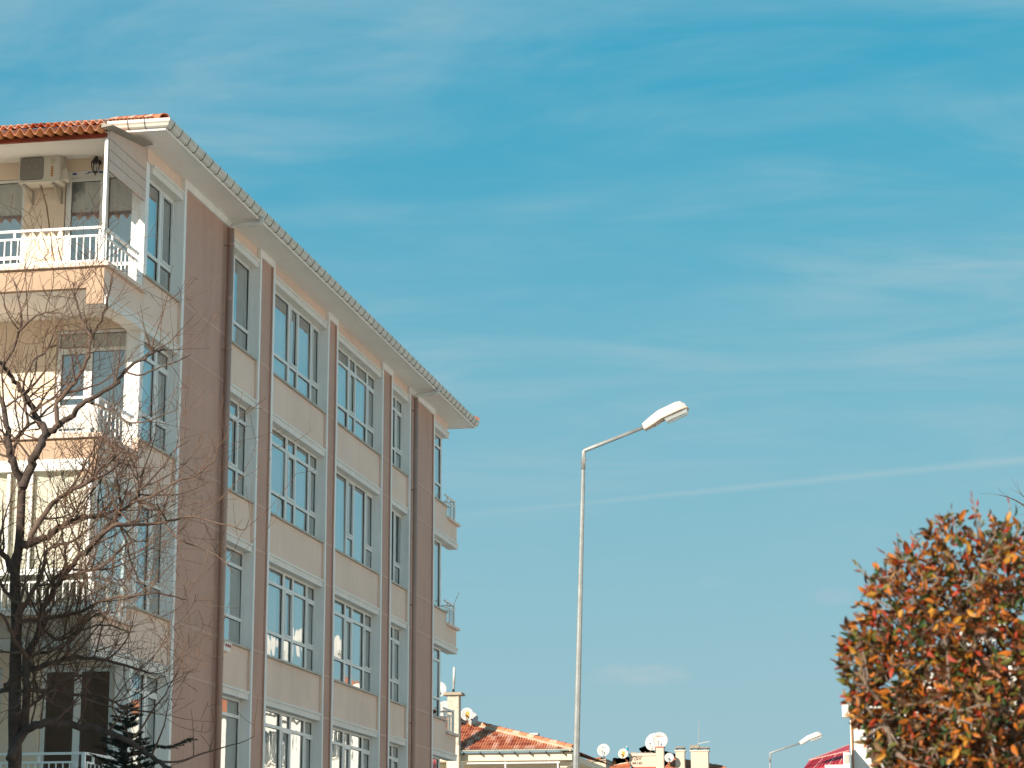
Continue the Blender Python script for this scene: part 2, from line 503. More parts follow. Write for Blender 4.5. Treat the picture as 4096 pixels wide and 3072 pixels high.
# ------------------------------------------------------------------ the apartment building
XP, XS, XW = -13.53, -13.60, -13.73          # pilaster front, spandrel front, window front
STEP = 2.85
S = [12.28 - STEP * r for r in range(4)]     # sills
LB = [14.14 - STEP * r for r in range(5)]    # lintel undersides
ZS = 14.55                                   # soffit
XB = -25.6                                   # back of the building
apt = thing('apartment_building', 'long beige and brown four storey apartment block with white framed pilasters and deep eaves', 'building', (-19.5, 50, 0))

BAYS = {'bay0': (38.0, 39.66), 'c1': (42.45, 44.38), 'c2': (45.44, 49.60), 'c3': (50.46, 54.62), 'c4': (55.65, 57.47), 'bay5': (60.36, 62.05)}
PIL = {'p0': (39.66, 42.45), 'A': (44.38, 45.44), 'B': (49.60, 50.46), 'C': (54.62, 55.65), 'D': (57.47, 60.36)}

# rooms behind the windows
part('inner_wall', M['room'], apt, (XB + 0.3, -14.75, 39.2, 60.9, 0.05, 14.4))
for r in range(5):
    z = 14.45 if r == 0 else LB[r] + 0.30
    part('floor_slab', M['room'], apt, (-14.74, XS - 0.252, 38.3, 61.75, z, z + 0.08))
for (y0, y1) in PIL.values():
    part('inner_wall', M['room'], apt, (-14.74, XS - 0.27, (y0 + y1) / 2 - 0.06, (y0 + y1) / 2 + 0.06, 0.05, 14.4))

# spandrels and top walls
for nm, (y0, y1) in BAYS.items():
    a, b = y0 + 0.002, y1 - 0.002
    if nm == 'bay0': a = 37.80
    if nm == 'bay5': b = 62.16
    part('wall', M['stucco'], apt, (XS - 0.25, XS, a, b, 14.302, ZS - 0.002))
    for r in range(4):
        zb = LB[r + 1] + 0.162
        part('spandrel', M['stucco'], apt, (XS - 0.25, XS, a, b, zb, S[r] - 0.042))
        # sill slab
        part('sill', M['sill'], apt, (XS - 0.22, XS + 0.055, a + 0.004, b - 0.02, S[r] - 0.04, S[r]))
    part('wall', M['stucco'], apt, (XS - 0.25, XS, a, b, 0.0, LB[4] - 0.002))
    # lintels: a box with a proud moulding along its top
    for r in range(5):
        la, lb = y0 + 0.003, y1 - 0.012
        if r >= 1 and nm == 'bay0': la = 35.96
        if nm == 'bay0' and r == 0: la = 38.02
        if r >= 1 and nm == 'bay5': lb = 63.44
        if r == 0 and nm == 'bay5': lb = 62.22
        mb = MB()
        mb.box(XS - 0.24, XP - 0.035, la, lb, LB[r], LB[r] + 0.115)
        mb.box(XS - 0.24, XP - 0.012, la, lb, LB[r] + 0.115, LB[r] + 0.16)
        mb.build('lintel', M['lintel'], apt)

# pilasters: white frame round a recessed brown field
for nm, (y0, y1) in PIL.items():
    big_p = nm in 'p0D' and nm != 'A'
    wl_ = 0.115 if big_p else 0.10
    wr_ = 0.13
    pil = part('pilaster', M['brown'], apt, (XS - 0.25, XP - 0.042, y0 + 0.012, y1 - 0.012, 0.0, ZS - 0.004))
    rr = random.Random(ord(nm[0]))

    def strip(ya, yb, top):
        mb = MB(); loops = []; nseg = 26
        for k in range(nseg + 1):
            z = top * k / nseg
            off = 0.010 * mnoise.noise((ya * 3.1, z * 0.45, 0.3))
            offx = 0.012 * mnoise.noise((ya * 1.7 + 9, z * 0.33, 4.3))
            loops.append([(XS - 0.252, ya, z), (XP + offx, ya + off, z), (XP + offx, yb + off, z), (XS - 0.252, yb, z)])
        mb.loft(loops)
        return mb
    strip(y0, y0 + wl_, ZS - 0.152).build('frame_strip', M['white'], pil)
    strip(y1 - wr_, y1, ZS - 0.152).build('frame_strip', M['brown'] if nm == 'p0' else M['white'], pil)
    part('frame_strip', M['white'], pil, (XS - 0.252, XP, y0, y1, ZS - 0.15, ZS - 0.003))
    # brown return on the far inner edge
    part('return_strip', M['brown'], pil, (XP - 0.044, XP - 0.004, y1 - wr_ - 0.022, y1 - wr_ - 0.012, 0.0, ZS - 0.16))
    for r in range(4):
        for zc in (S[r] - 0.0, LB[r + 1] + 0.10):
            part('belt', M['belt'], pil, (XP - 0.06, XP - 0.034, y0 + wl_ + 0.012, y1 - wr_ - 0.028, zc - 0.022, zc + 0.022))
    # beige painted return beside the spandrels
    for r in range(4):
        part('return_strip', M['stucco'], pil, (XS + 0.002, XP - 0.022, y0 - 0.008, y0 + 0.004, LB[r + 1] + 0.17, S[r] - 0.05))

# soffit, fascia
EX0, EX1, EY0, EY1 = XB - 0.6, -13.0, 36.93, 62.88
part('soffit', M['soffit'], apt, (EX0, EX1, EY0, EY1, ZS, ZS + 0.045))
fa = MB()
fa.box(EX1, EX1 + 0.022, EY0 - 0.022, EY1 + 0.022, ZS - 0.012, ZS + 0.125)
fa.box(EX0, EX1, EY0 - 0.022, EY0, ZS - 0.012, ZS + 0.125)
fa.box(EX0, EX1, EY1, EY1 + 0.022, ZS - 0.012, ZS + 0.125)
fa.build('fascia', M['soffit'], apt)
part('eave_board', M['tile2'], apt, (EX0, -14.0, EY0 - 0.032, EY0 - 0.024, ZS - 0.01, ZS + 0.15))

# roof: hipped sheet under the tiles
RP = math.tan(R(19.5))
rx0, rx1, ry0, ry1, rz = EX0, EX1 + 0.05, EY0 - 0.05, EY1 + 0.05, ZS + 0.14
hw = (rx1 - rx0) / 2
rxm = (rx0 + rx1) / 2
rzt = rz + hw * RP
mb = MB()
A_, B_, C_, D_ = (rx0, ry0, rz), (rx1, ry0, rz), (rx1, ry1, rz), (rx0, ry1, rz)
E_, F_ = (rxm, ry0 + hw, rzt), (rxm, ry1 - hw, rzt)
mb.face([A_, B_, E_]); mb.face([B_, C_, F_, E_]); mb.face([C_, D_, F_]); mb.face([D_, A_, E_, F_])
roof = mb.build('roof', M['tile'], apt)


def tile_mesh(name, w, ln, amp, m, rolls=2, seg=6, th=0.014):
    """clay pantile: local x across, y up the slope, z out of the roof"""
    mb = MB(); n = rolls * seg
    top0, top1, bot0, bot1 = [], [], [], []
    for k in range(n + 1):
        x = w * k / n
        z = amp * (0.5 - 0.5 * math.cos(2 * math.pi * rolls * k / n)) ** 0.8
        top0.append((x, 0, z + th)); top1.append((x, ln, z)); bot0.append((x, 0, z)); bot1.append((x, ln, z - th))
    for k in range(n):
        mb.face([top0[k], top0[k + 1], top1[k + 1], top1[k]])
        mb.face([bot0[k], bot0[k + 1], top0[k + 1], top0[k]])
        mb.face([bot0[k + 1], bot0[k], bot1[k], bot1[k + 1]])
    return mb.mesh(name, m)


TW = 0.268
tms = [tile_mesh('tile', TW, 0.40, 0.062, M[k]) for k in ('tile', 'tile2', 'tile3')]
rt = random.Random(4)
ang = math.atan(RP)
for row in range(3):
    for k in range(19):
        x = EX1 - 0.19 - TW * (k + 1) - row * 0.33
        s0 = row * 0.34 - (0.17 if row == 0 and x < -14.1 else 0.06)
        o = put('tile', rt.choice([tms[0], tms[0], tms[1], tms[1], tms[2]]), roof,
                (x, ry0 + s0 * math.cos(ang), rz + 0.022 + s0 * math.sin(ang) + rt.uniform(-0.004, 0.006)),
                (ang + rt.uniform(-0.012, 0.012), rt.uniform(-0.01, 0.01), rt.uniform(-0.02, 0.02)))


def half_cap(name, p0, p1, r0, r1, m, parent):
    p0, p1 = Vector(p0), Vector(p1)
    d = (p1 - p0).normalized(); sd = d.cross(Vector((0, 0, 1))).normalized(); up = sd.cross(d)
    mb = MB(); n = 8; th = 0.016
    lo, li = [], []
    for p, r in ((p0, r0), (p1, r1)):
        lo.append([p + sd * math.cos(math.pi * k / n) * r + up * math.sin(math.pi * k / n) * r for k in range(n + 1)])
        li.append([p + sd * math.cos(math.pi * k / n) * (r - th) + up * math.sin(math.pi * k / n) * (r - th) for k in range(n + 1)])
    for k in range(n):
        mb.face([lo[0][k], lo[1][k], lo[1][k + 1], lo[0][k + 1]])
        mb.face([li[0][k], li[0][k + 1], li[1][k + 1], li[1][k]])
        mb.face([lo[0][k], lo[0][k + 1], li[0][k + 1], li[0][k]])
        mb.face([lo[1][k + 1], lo[1][k], li[1][k], li[1][k + 1]])
    return mb.build(name, m, parent, smooth=True)


hd = Vector((-1, 1, RP)).normalized()
for k in range(6):
    p = Vector(B_) + Vector((-0.06, 0.06, 0.05)) + hd * (0.36 * k)
    half_cap('ridge_tile', p, p + hd * 0.40, 0.105, 0.085, M['tile2' if k % 2 else 'tile'], roof)
hd2 = Vector((-1, -1, RP)).normalized()
for k in range(4):
    p = Vector(C_) + Vector((-0.02, 0.0, 0.06)) + hd2 * (0.36 * k - 0.04)
    half_cap('ridge_tile', p, p + hd2 * 0.40, 0.115, 0.09, M['tile2' if k % 2 else 'tile'], roof)

# gutter: ogee profile swept round the eaves, with dark straps
prof = [(0.024, 0.13), (0.024, 0.04), (0.055, 0.028), (0.085, 0.05), (0.104, 0.09), (0.128, 0.115), (0.134, 0.165), (0.122, 0.165), (0.116, 0.122), (0.034, 0.048), (0.034, 0.13)]


mb = MB(); loops = []
for st in ('far', 'corner', 'left'):
    lp = []
    for d, z in prof:
        if st == 'far': lp.append((EX1 + d, EY1 + 0.04, ZS + z))
        elif st == 'corner': lp.append((EX1 + d, EY0 - d, ZS + z))
        else: lp.append((-13.98, EY0 - d, ZS + z))
    loops.append(lp)
mb.loft(loops)
gut = mb.build('gutter', M['gutter'], apt)
sp = [(0.134, 0.166), (0.132, 0.115), (0.108, 0.087), (0.088, 0.046), (0.056, 0.022), (0.024, 0.034)]
cm = MB(); cm.tube([(d, 0, z) for d, z in sp], 0.0065, 5)
clip_long = cm.mesh('strap', M['clip'])
y = EY0 + 0.12
while y < EY1:
    put('strap', clip_long, gut, (EX1, y, ZS)); y += 0.425
x = EX1 - 0.32
while x > -13.9:
    put('strap', clip_long, gut, (x, EY0, ZS), (0, 0, R(-90))); x -= 0.30

# downpipes
for (yb, yo) in ((42.16, 42.42), (57.76, 57.98)):
    xc = XP + 0.085
    mb = MB()
    mb.tube([(xc, yb, 0.1), (xc, yb, 14.32)], 0.058, 14)
    z = 1.0
    pp = mb.build('downpipe', M['pipebrown'], apt, smooth=True)
    for z in (13.98, 11.95, 9.05, 6.15, 3.4):
        c = MB(); c.tube([(xc, yb, z), (xc, yb, z + 0.035)], 0.066, 12)
        c.box(XP - 0.05, xc, yb - 0.012, yb + 0.012, z, z + 0.03)
        c.build('pipe_bracket', M['pipebrown'], pp)
    for z in (12.9, 10.7, 7.6, 5.2):
        c = MB(); c.tube([(xc, yb, z), (xc, yb, z + 0.09)], 0.0615, 12)
        c.build('pipe_socket', M['pipebrown'], pp)
    mb = MB()
    mb.tube([(xc, yb, 14.26), (xc, yb, 14.34), (xc + 0.03, yb + 0.02, 14.385), (xc + 0.1, yb + 0.05, 14.405),
             (-13.03, yo - 0.02, 14.462), (-12.975, yo, 14.478), (-12.945, yo, 14.52), (-12.94, yo, 14.60)], 0.056, 12)
    el = mb.build('elbow_pipe', M['pipewhite'], pp, smooth=True)
    c = MB(); c.tube([(-13.10, yo - 0.05, 14.447), (-13.05, yo - 0.03, 14.459)], 0.064, 12)
    c.build('pipe_socket', M['pipewhite'], pp)


# ---------------------------------------------------------------- windows
def side_map(u, d, z): return (XW + d, u, z)


def end_map(yw):
    return lambda u, d, z: (u, yw - d, z)


def mbox(mb, mp, u0, u1, d0, d1, z0, z1):
    c = [mp(u, d, z) for z in (z0, z1) for (u, d) in ((u0, d0), (u1, d0), (u1, d1), (u0, d1))]
    mb.hexa(c)


RW = random.Random(21)


def window(parent, mp, u0, u1, z0, z1, mull=(), low=None, up=None, sashes=(), fw=0.048, curtain=((0, 1),), gmat=None,
           low_cols=None, open_cols=(), drop=0.0, cd=-0.12, gapz=0.0):
    """one window: frame mesh with panes, sashes and curtain as its sub-parts.
    mull: list of (centre, width); low/up: transom heights; sashes: column numbers with an opening sash"""
    fr = MB()
    mbox(fr, mp, u0, u0 + fw, -0.07, 0, z0, z1); mbox(fr, mp, u1 - fw, u1, -0.07, 0, z0, z1)
    mbox(fr, mp, u0 + fw, u1 - fw, -0.07, -0.001, z1 - fw, z1); mbox(fr, mp, u0 + fw, u1 - fw, -0.07, -0.001, z0, z0 + fw)
    cols = []; a = u0 + fw
    for c, w in mull:
        mbox(fr, mp, c - w / 2, c + w / 2, -0.068, 0.001, z0 + fw, z1 - fw)
        cols.append((a, c - w / 2)); a = c + w / 2
    cols.append((a, u1 - fw))
    tw = 0.062
    cells = []
    for i, (a, b) in enumerate(cols):
        zs = [z0 + fw]
        lows = low is not None and (low_cols is None or i in low_cols)
        if lows:
            mbox(fr, mp, a, b, -0.068, -0.002, low - tw / 2, low + tw / 2)
            cells.append((i, 'low', a, b, z0 + fw, low - tw / 2)); bot = low + tw / 2
        else: bot = z0 + fw
        if up is not None:
            mbox(fr, mp, a, b, -0.068, -0.002, up - tw / 2, up + tw / 2)
            cells.append((i, 'up', a, b, up + tw / 2, z1 - fw)); top = up - tw / 2
        else: top = z1 - fw
        cells.append((i, 'mid', a, b, bot, top))
    f = fr.build('window', M['pvc'], parent)
    for (i, kind, a, b, c, d) in cells:
        if kind == 'mid' and i in sashes:
            sw = 0.042
            sb = MB()
            mbox(sb, mp, a + 0.004, a + sw, -0.05, 0.014, c + 0.004, d - 0.004); mbox(sb, mp, b - sw, b - 0.004, -0.05, 0.014, c + 0.004, d - 0.004)
            mbox(sb, mp, a + sw, b - sw, -0.05, 0.013, c + 0.004, c + sw); mbox(sb, mp, a + sw, b - sw, -0.05, 0.013, d - sw, d - 0.004)
            sb.build('sash', M['pvc'], f)
            a, b, c, d = a + sw, b - sw, c + sw, d - sw
        if kind == 'mid' and i in open_cols: continue
        # dark glazing gasket
        gk = MB(); gw = 0.007
        mbox(gk, mp, a, a + gw, -0.046, -0.026, c, d); mbox(gk, mp, b - gw, b, -0.046, -0.026, c, d)
        mbox(gk, mp, a + gw, b - gw, -0.046, -0.026, c, c + gw); mbox(gk, mp, a + gw, b - gw, -0.046, -0.026, d - gw, d)
        gk.build('gasket', M['dark'], f)
        pn = MB()
        t1, t2 = RW.uniform(-0.004, 0.004) * (b - a), RW.uniform(-0.003, 0.003) * (d - c)
        pn.face([mp(a, -0.036 - t1 - t2, c), mp(b, -0.036 + t1 - t2, c), mp(b, -0.036 + t1 + t2, d), mp(a, -0.036 - t1 + t2, d)])
        pn.build('pane', gmat or M['glass'], f)
    # curtain hanging just inside
    for (q0, q1) in curtain:
        cu = MB(); n = max(6, int((u1 - u0) * (q1 - q0) / 0.028))
        ph = RW.uniform(0, 6)
        pa, pb = [], []
        for k in range(n + 1):
            u = u0 + (u1 - u0) * (q0 + (q1 - q0) * k / n)
            dd = cd + 0.022 * math.sin(u * 44 + ph + 1.6 * math.sin(u * 7 + ph)) + 0.012 * math.sin(u * 17 + ph)
            pa.append(mp(u, dd, z0 + 0.02 + gapz)); pb.append(mp(u, dd * 0.8 + cd * 0.2, z1 - 0.02 - drop))
        for k in range(n): cu.face([pa[k], pa[k + 1], pb[k + 1], pb[k]])
        cu.build('curtain', M['curtain'], f, smooth=True)
    return f


# street side
mw = 0.075
for r in range(4):
    z0, z1 = S[r] + 0.002, LB[r] - 0.002
    lo, up = S[r] + 0.53, S[r] + 1.53
    y0, y1 = BAYS['bay0']
    window(apt, side_map, y0 + 0.012, y1 - 0.006, z0, z1, [(38.95, 0.11)], lo, up if r in (1, 3) else None, (1,),
           curtain=((0.0, 0.62),) if r == 0 else ((0, 1),), drop=0.0)
    y0, y1 = BAYS['c1']
    window(apt, side_map, y0 + 0.006, y1 - 0.006, z0, z1, [] if r in (2, 3) else [(43.30 if r == 0 else 43.80, mw)], lo if r < 3 else None, up if r else None,
           (0,) if r == 1 else (), curtain=((0.0, 1.0),) if r != 0 else ((0.0, 0.55), (0.75, 1.0)))
    y0, y1 = BAYS['c2']
    m2 = [(47.20, 0.13), (47.88, 0.10), (48.94, 0.10)]
    window(apt, side_map, y0 + 0.006, y1 - 0.006, z0, z1, m2, lo if r < 3 else None, None if r == 0 else up, (1, 3),
           curtain=[((0, 1),), ((0, 0.42), (0.62, 1)), ((0, 0.4), (0.6, 1)), ((0.55, 1.0),)][r])
    y0, y1 = BAYS['c3']
    m3 = [(52.16, 0.12), (52.77, 0.10), (53.88, 0.10)]
    window(apt, side_map, y0 + 0.006, y1 - 0.006, z0, z1, m3, lo if r < 3 else None, None if r == 1 else up, (1, 3), low_cols=(1, 3) if r == 1 else None,
           curtain=[((0, 1),), ((0, 1),), ((0, 1),), ((0, 0.3), (0.7, 1.0))][r])
    y0, y1 = BAYS['c4']
    window(apt, side_map, y0 + 0.006, y1 - 0.006, z0, z1, [(56.78, 0.09)], lo if r != 3 else None, None if r == 1 else up, (1,), low_cols=(1,) if r == 1 else None,
           open_cols=(1,) if r == 1 else (), curtain=((0, 0.5),) if r == 1 else ((0, 1),))
    y0, y1 = BAYS['bay5']
    window(apt, side_map, y0 + 0.006, y1 - 0.02, z0, z1, [(61.15, 0.09)] if r in (1, 3) else [], lo if r not in (1,) else None, up if r in (0, 2) else None, (), curtain=((0, 1),) if r != 2 else ((0, 0.4),))

# ---------------------------------------------------------------- near end wall with its balconies
YE = 37.97                                    # face of the end wall
YW = YE + 0.04                                # plane of its windows
YF = 35.95                                    # balcony front
XL = -19.6                                    # balcony's far side
holes = {0: [(-17.45, -15.89, 12.22, 14.18), (-15.16, -13.875, 11.66, 14.26)],
         1: [(-15.20, -13.90, 9.05, 11.40)], 2: [(-16.9, -14.3, 5.95, 8.55)], 3: [(-15.22, -13.94, 3.10, 5.62), (-17.4, -15.9, 3.9, 5.62)]}


def holed_wall(name, m, parent, u0, u1, z0, z1, hs, mk):
    us = sorted({u0, u1, *[h[0] for h in hs], *[h[1] for h in hs]})
    zs = sorted({z0, z1, *[h[2] for h in hs], *[h[3] for h in hs]})
    mb = MB()
    for j in range(len(zs) - 1):
        run = None
        for i in range(len(us) - 1):
            cu, cz = (us[i] + us[i + 1]) / 2, (zs[j] + zs[j + 1]) / 2
            solid = not any(h[0] < cu < h[1] and h[2] < cz < h[3] for h in hs)
            if solid:
                if run is None: run = us[i]
            if (not solid or i == len(us) - 2) and run is not None:
                e = us[i + 1] if solid else us[i]
                mb.box(*mk(run, e, zs[j], zs[j + 1])); run = None
    return mb.build(name, m, parent)


allh = [h for r in holes for h in holes[r]]
holed_wall('wall', M['creamwall'], apt, XB, -13.862, 0.0, ZS - 0.002, allh, lambda a, b, c, d: (a, b, YE, YE + 0.25, c, d))
part('wall', M['stucco'], apt, (XB, XB + 0.25, YE + 0.252, 61.80, 0.0, ZS - 0.004))
part('wall', M['peach'], apt, (XB, -13.862, 61.802, 62.05, 0.0, ZS - 0.002))
# corner posts
part('corner_post', M['white'], apt, (-13.860, XS - 0.018, 37.82, 37.998, 0.0, ZS - 0.004))
part('corner_post', M['white'], apt, (-13.860, XW - 0.004, 62.052, 62.12, 0.0, ZS - 0.004))
# end wall windows
em = end_map(YW)
window(apt, em, -17.44, -15.90, 12.23, 14.17, [(-16.7, 0.08)], 12.75, None, (), gmat=M['glassend'], curtain=((0, 1),), cd=-0.13)
door = window(apt, em, -15.14, -14.42, 11.67, 14.17, [], 12.55, None, (0,), fw=0.05, gmat=M['glassend'], curtain=((0, 1),), cd=-0.13)
door.name = 'balcony_door'
window(apt, em, -14.415, -13.88, 11.67, 14.17, [], 12.55, None, (), fw=0.05, gmat=M['glassend'], curtain=((0, 1),), cd=-0.13)
head = part('door_head', M['pvc'], apt, (-15.155, -13.88, YW - 0.02, YW + 0.07, 14.172, 14.255))
for k, (xa, xb, za, zb) in enumerate(((-15.03, -14.955, 14.19, 14.225), (-14.80, -14.725, 14.192, 14.206), (-14.755, -14.68, 14.214, 14.232), (-14.545, -14.47, 14.20, 14.235))):
    part('film_sticker', M['blue'], head, (xa, xb, YW - 0.0235, YW - 0.0205, za, zb))
window(apt, em, -15.19, -13.91, 9.06, 11.39, [(-14.59, 0.09)], None, 11.05, (0,), gmat=M['glassend'], curtain=((0, 1),), cd=-0.13)
window(apt, em, -16.89, -14.31, 5.96, 8.54, [(-15.6, 0.09)], None, None, (0,), gmat=M['glassend'])
window(apt, em, -15.21, -13.95, 3.11, 5.61, [(-14.58, 0.12)], None, None, (), gmat=M['glassend'], curtain=(), fw=0.075)
window(apt, em, -17.39, -15.91, 3.91, 5.61, [(-16.6, 0.09)], None, None, (), gmat=M['glassend'], curtain=())

bal_front = MB(); bal_front.box(-0.009, 0.009, -0.009, 0.009, 0, 0.41)
BAR = bal_front.mesh('baluster', M['rail'])
thin = MB(); thin.box(-0.008, 0.008, -0.008, 0.008, 0, 0.41)
BAR2 = thin.mesh('baluster', M['rail'])


def rail_run(parent, axis, a, b, fixed, zl, m=M['rail'], step=0.112, bar=None):
    """railing along x (axis 0) or y (axis 1) between a and b, standing on level zl"""
    def bx(mb, u0, u1, d0, d1, z0, z1):
        if axis == 0: mb.box(u0, u1, fixed + d0, fixed + d1, z0, z1)
        else: mb.box(fixed + d0, fixed + d1, u0, u1, z0, z1)
    mb = MB()
    bx(mb, a, b, -0.024, 0.024, zl + 0.583, zl + 0.622)           # hand rail
    bx(mb, a + 0.05, b - 0.05, -0.016, 0.016, zl + 0.45, zl + 0.482)
    bx(mb, a + 0.05, b - 0.05, -0.016, 0.016, zl + 0.025, zl + 0.055)
    bx(mb, a + 0.05, a + 0.085, -0.016, 0.016, zl + 0.055, zl + 0.45)
    bx(mb, b - 0.085, b - 0.05, -0.016, 0.016, zl + 0.055, zl + 0.45)
    u = a + 0.35
    while u < b:
        bx(mb, u - 0.018, u + 0.018, -0.016, 0.016, zl + 0.482, zl + 0.575); u += 0.80
    for u in (a + 0.2, (a + b) / 2, b - 0.2): bx(mb, u - 0.012, u + 0.012, -0.012, 0.012, zl, zl + 0.025)
    rl = mb.build('railing', m, parent)
    n = int((b - a - 0.18) / step)
    for k in range(1, n):
        u = a + 0.068 + (b - a - 0.135) * k / n
        put('baluster', bar or BAR, rl, (u, fixed, zl + 0.048) if axis == 0 else (fixed, u, zl + 0.048))
    return rl


BAL = []
for r in range(4):
    zl = 12.0 - STEP * r                       # top of the balcony lip
    mb = MB()
    mb.box(XL, XS - 0.152, YF, YF + 0.138, zl - 0.42, zl - 0.072)                        # front beam
    bal = mb.build('balcony', M['peach'], apt)
    part('slab', M['soffit'], bal, (XL, XS - 0.152, YF + 0.14, YE - 0.002, zl - 0.40, zl - 0.27))
    part('floor', M['whitewall'], bal, (XL, XS - 0.153, YF + 0.142, YE - 0.003, zl - 0.268, zl - 0.25))
    part('side_beam', M['stucco'], bal, (XS - 0.15, XS, YF - 0.002, 37.796, LB[r + 1] + 0.162, zl - 0.072))
    # outer end of the side beam faces the sun, so a plate of the darker stucco covers it
    part('beam_end', M['peach'], bal, (XS - 0.30, XS - 0.003, YF - 0.012, YF - 0.003, zl - 0.70, zl - 0.072))
    mb = MB()
    mb.box(XL, XP + 0.01, YF - 0.07, YF + 0.17, zl - 0.07, zl)
    mb.box(XS - 0.18, XP + 0.01, YF + 0.171, 37.80, zl - 0.07, zl)
    mb.build('lip', M['stucco'], bal)
    rail_run(bal, 0, XL + 0.05, -13.70, YF + 0.03, zl)
    rail_run(bal, 1, YF + 0.09, 37.66, -13.655, zl, step=0.165)
    part('post', M['rail'], bal, (-13.685, -13.63, YF + 0.005, YF + 0.06, zl, zl + (2.24 if r == 0 else 0.62)))
    BAL.append(bal)
# plinth of white boards beside the corner post, top floor
part('skirting', M['whitewall'], BAL[0], (-13.66, -13.615, 37.50, 37.81, 12.002, 12.30))

# cloth stretched over the second balcony's railing
n = 40
mb = MB()
for k in range(n):
    x0, x1 = -18.6 + (4.93 * k) / n, -18.6 + (4.93 * (k + 1)) / n
    f = lambda x, z: YF - 0.002 + 0.006 * math.sin(x * 9 + z * 2) + 0.005 * math.sin(x * 23)
    mb.face([(x0, f(x0, 0), 9.24), (x1, f(x1, 0), 9.24), (x1, f(x1, 2), 9.625), (x0, f(x0, 2), 9.625)])
o = mb.build('balcony_cloth', M['cloth'])
tag(o, 'white cloth screen stretched over the second balcony railing from the top', 'cloth')
mb = MB()
for k in range(14):
    a0, a1 = k / 14, (k + 1) / 14
    g0 = lambda t: (-15.42 - 0.36 * t, 36.06 + 0.03 * math.sin(t * 17), 9.60 + 0.05 * math.sin(t * 11) + 0.06)
    p, q = g0(a0), g0(a1)
    mb.face([p, q, (q[0], q[1] + 0.06, q[2] - 0.16), (p[0], p[1] + 0.06, p[2] - 0.16)])
    mb.face([p, q, (q[0], q[1] - 0.10, q[2] - 0.10), (p[0], p[1] - 0.10, p[2] - 0.10)])
tag(mb.build('laundry', M['turq'], None), 'turquoise laundry hung over the white covered balcony rail', 'laundry')

# glazed-in third balcony
zl = 12.0 - STEP * 2
mb = MB()
zt, zb_ = 8.72, zl + 0.626
for u in (-19.5, -17.9, -16.4, -15.1, -14.72, -13.72):
    mb.box(u - 0.025, u + 0.025, YF + 0.01, YF + 0.055, zb_, zt)
mb.box(-19.5, -13.66, YF + 0.008, YF + 0.058, zb_ - 0.001, zb_ + 0.05)
for v in (36.08, 36.55, 37.05, 37.60): mb.box(-13.685, -13.64, v - 0.02, v + 0.02, zb_ + 0.05, 8.42)
mb.box(-13.687, -13.638, YF + 0.06, 37.80, zb_ - 0.001, zb_ + 0.05)
gl = mb.build('balcony_glazing', M['pvc'], BAL[2])
part('awning_box', M['rail'], BAL[2], (-19.5, -13.74, YF - 0.05, YF + 0.06, 8.555, 8.735))
us = (-19.5, -17.9, -16.4, -15.1, -14.72, -13.72)
for i in range(5):
    pn = MB(); pn.face([(us[i] + 0.025, YF + 0.032, zb_ + 0.05), (us[i + 1] - 0.025, YF + 0.032, zb_ + 0.05), (us[i + 1] - 0.025, YF + 0.032, 8.55), (us[i] + 0.025, YF + 0.032, 8.55)])
    pn.build('pane', M['glassthin'], gl)
    pn = MB(); pn.face([(us[i] + 0.01, YF + 0.075, zl + 0.02), (us[i + 1] - 0.01, YF + 0.075, zl + 0.02), (us[i + 1] - 0.01, YF + 0.075, zb_ - 0.01), (us[i] + 0.01, YF + 0.075, zb_ - 0.01)])
    pn.build('pane', M['glass'], gl)
    bl = MB(); n = max(3, int((us[i + 1] - us[i]) / 0.045))
    for k in range(n):
        a = us[i] + 0.03 + (us[i + 1] - us[i] - 0.06) * k / n; b = us[i] + 0.03 + (us[i + 1] - us[i] - 0.06) * (k + 1) / n
        d0 = YF + 0.12 + 0.018 * math.sin(a * 19); d1 = YF + 0.12 + 0.018 * math.sin(b * 19)
        bl.face([(a, d0, zb_ + 0.01), (b, d1, zb_ + 0.01), (b, d1, 8.57), (a, d0, 8.57)])
    bl.build('blind', M['blind'], gl, smooth=True)
vs = (36.08, 36.55, 37.05, 37.60)
for i in range(3):
    pn = MB(); pn.face([(-13.66, vs[i] + 0.02, zb_ + 0.05), (-13.66, vs[i + 1] - 0.02, zb_ + 0.05), (-13.66, vs[i + 1] - 0.02, 8.42), (-13.66, vs[i] + 0.02, 8.42)])
    pn.build('pane', M['glass'], gl)
    pn = MB(); pn.face([(-13.70, vs[i], zl + 0.02), (-13.70, vs[i + 1], zl + 0.02), (-13.70, vs[i + 1], zb_ - 0.01), (-13.70, vs[i], zb_ - 0.01)])
    pn.build('pane', M['glass'], gl)
    bl = MB(); bl.face([(-13.78, vs[i] + 0.03, zb_), (-13.78, vs[i + 1] - 0.03, zb_), (-13.78, vs[i + 1] - 0.03, 8.42), (-13.78, vs[i] + 0.03, 8.42)])
    bl.build('blind', M['blind'], gl)

# canopy over the top balcony
cz = lambda y: 14.245 + (y - 35.95) * 0.150
can = thing('balcony_canopy', 'orange corrugated canopy with white ceiling over the top balcony', 'canopy', (-16.5, 36.6, 14.2))
mb = MB()
pitch_w, amp = 0.175, 0.056
nx = int((19.6 - 13.60) / pitch_w * 10)
ya, yb = 35.62, 37.60
rows = []
for (yy, dz) in ((ya, 0.0), (yb, 0.0)):
    rows.append([(-13.60 - k * pitch_w / 10, yy, cz(yy) + 0.015 + amp * math.sin(2 * math.pi * k / 10)) for k in range(nx + 1)])
for k in range(nx):
    a, b, c, d = rows[0][k], rows[0][k + 1], rows[1][k + 1], rows[1][k]
    mb.face([a, b, c, d])
    dn = lambda p: (p[0], p[1], p[2] - 0.007)
    mb.face([dn(d), dn(c), dn(b), dn(a)])
    mb.face([a, dn(a), dn(b), b])
mb.build('corrugated_sheet', M['sheet'], can, smooth=False)
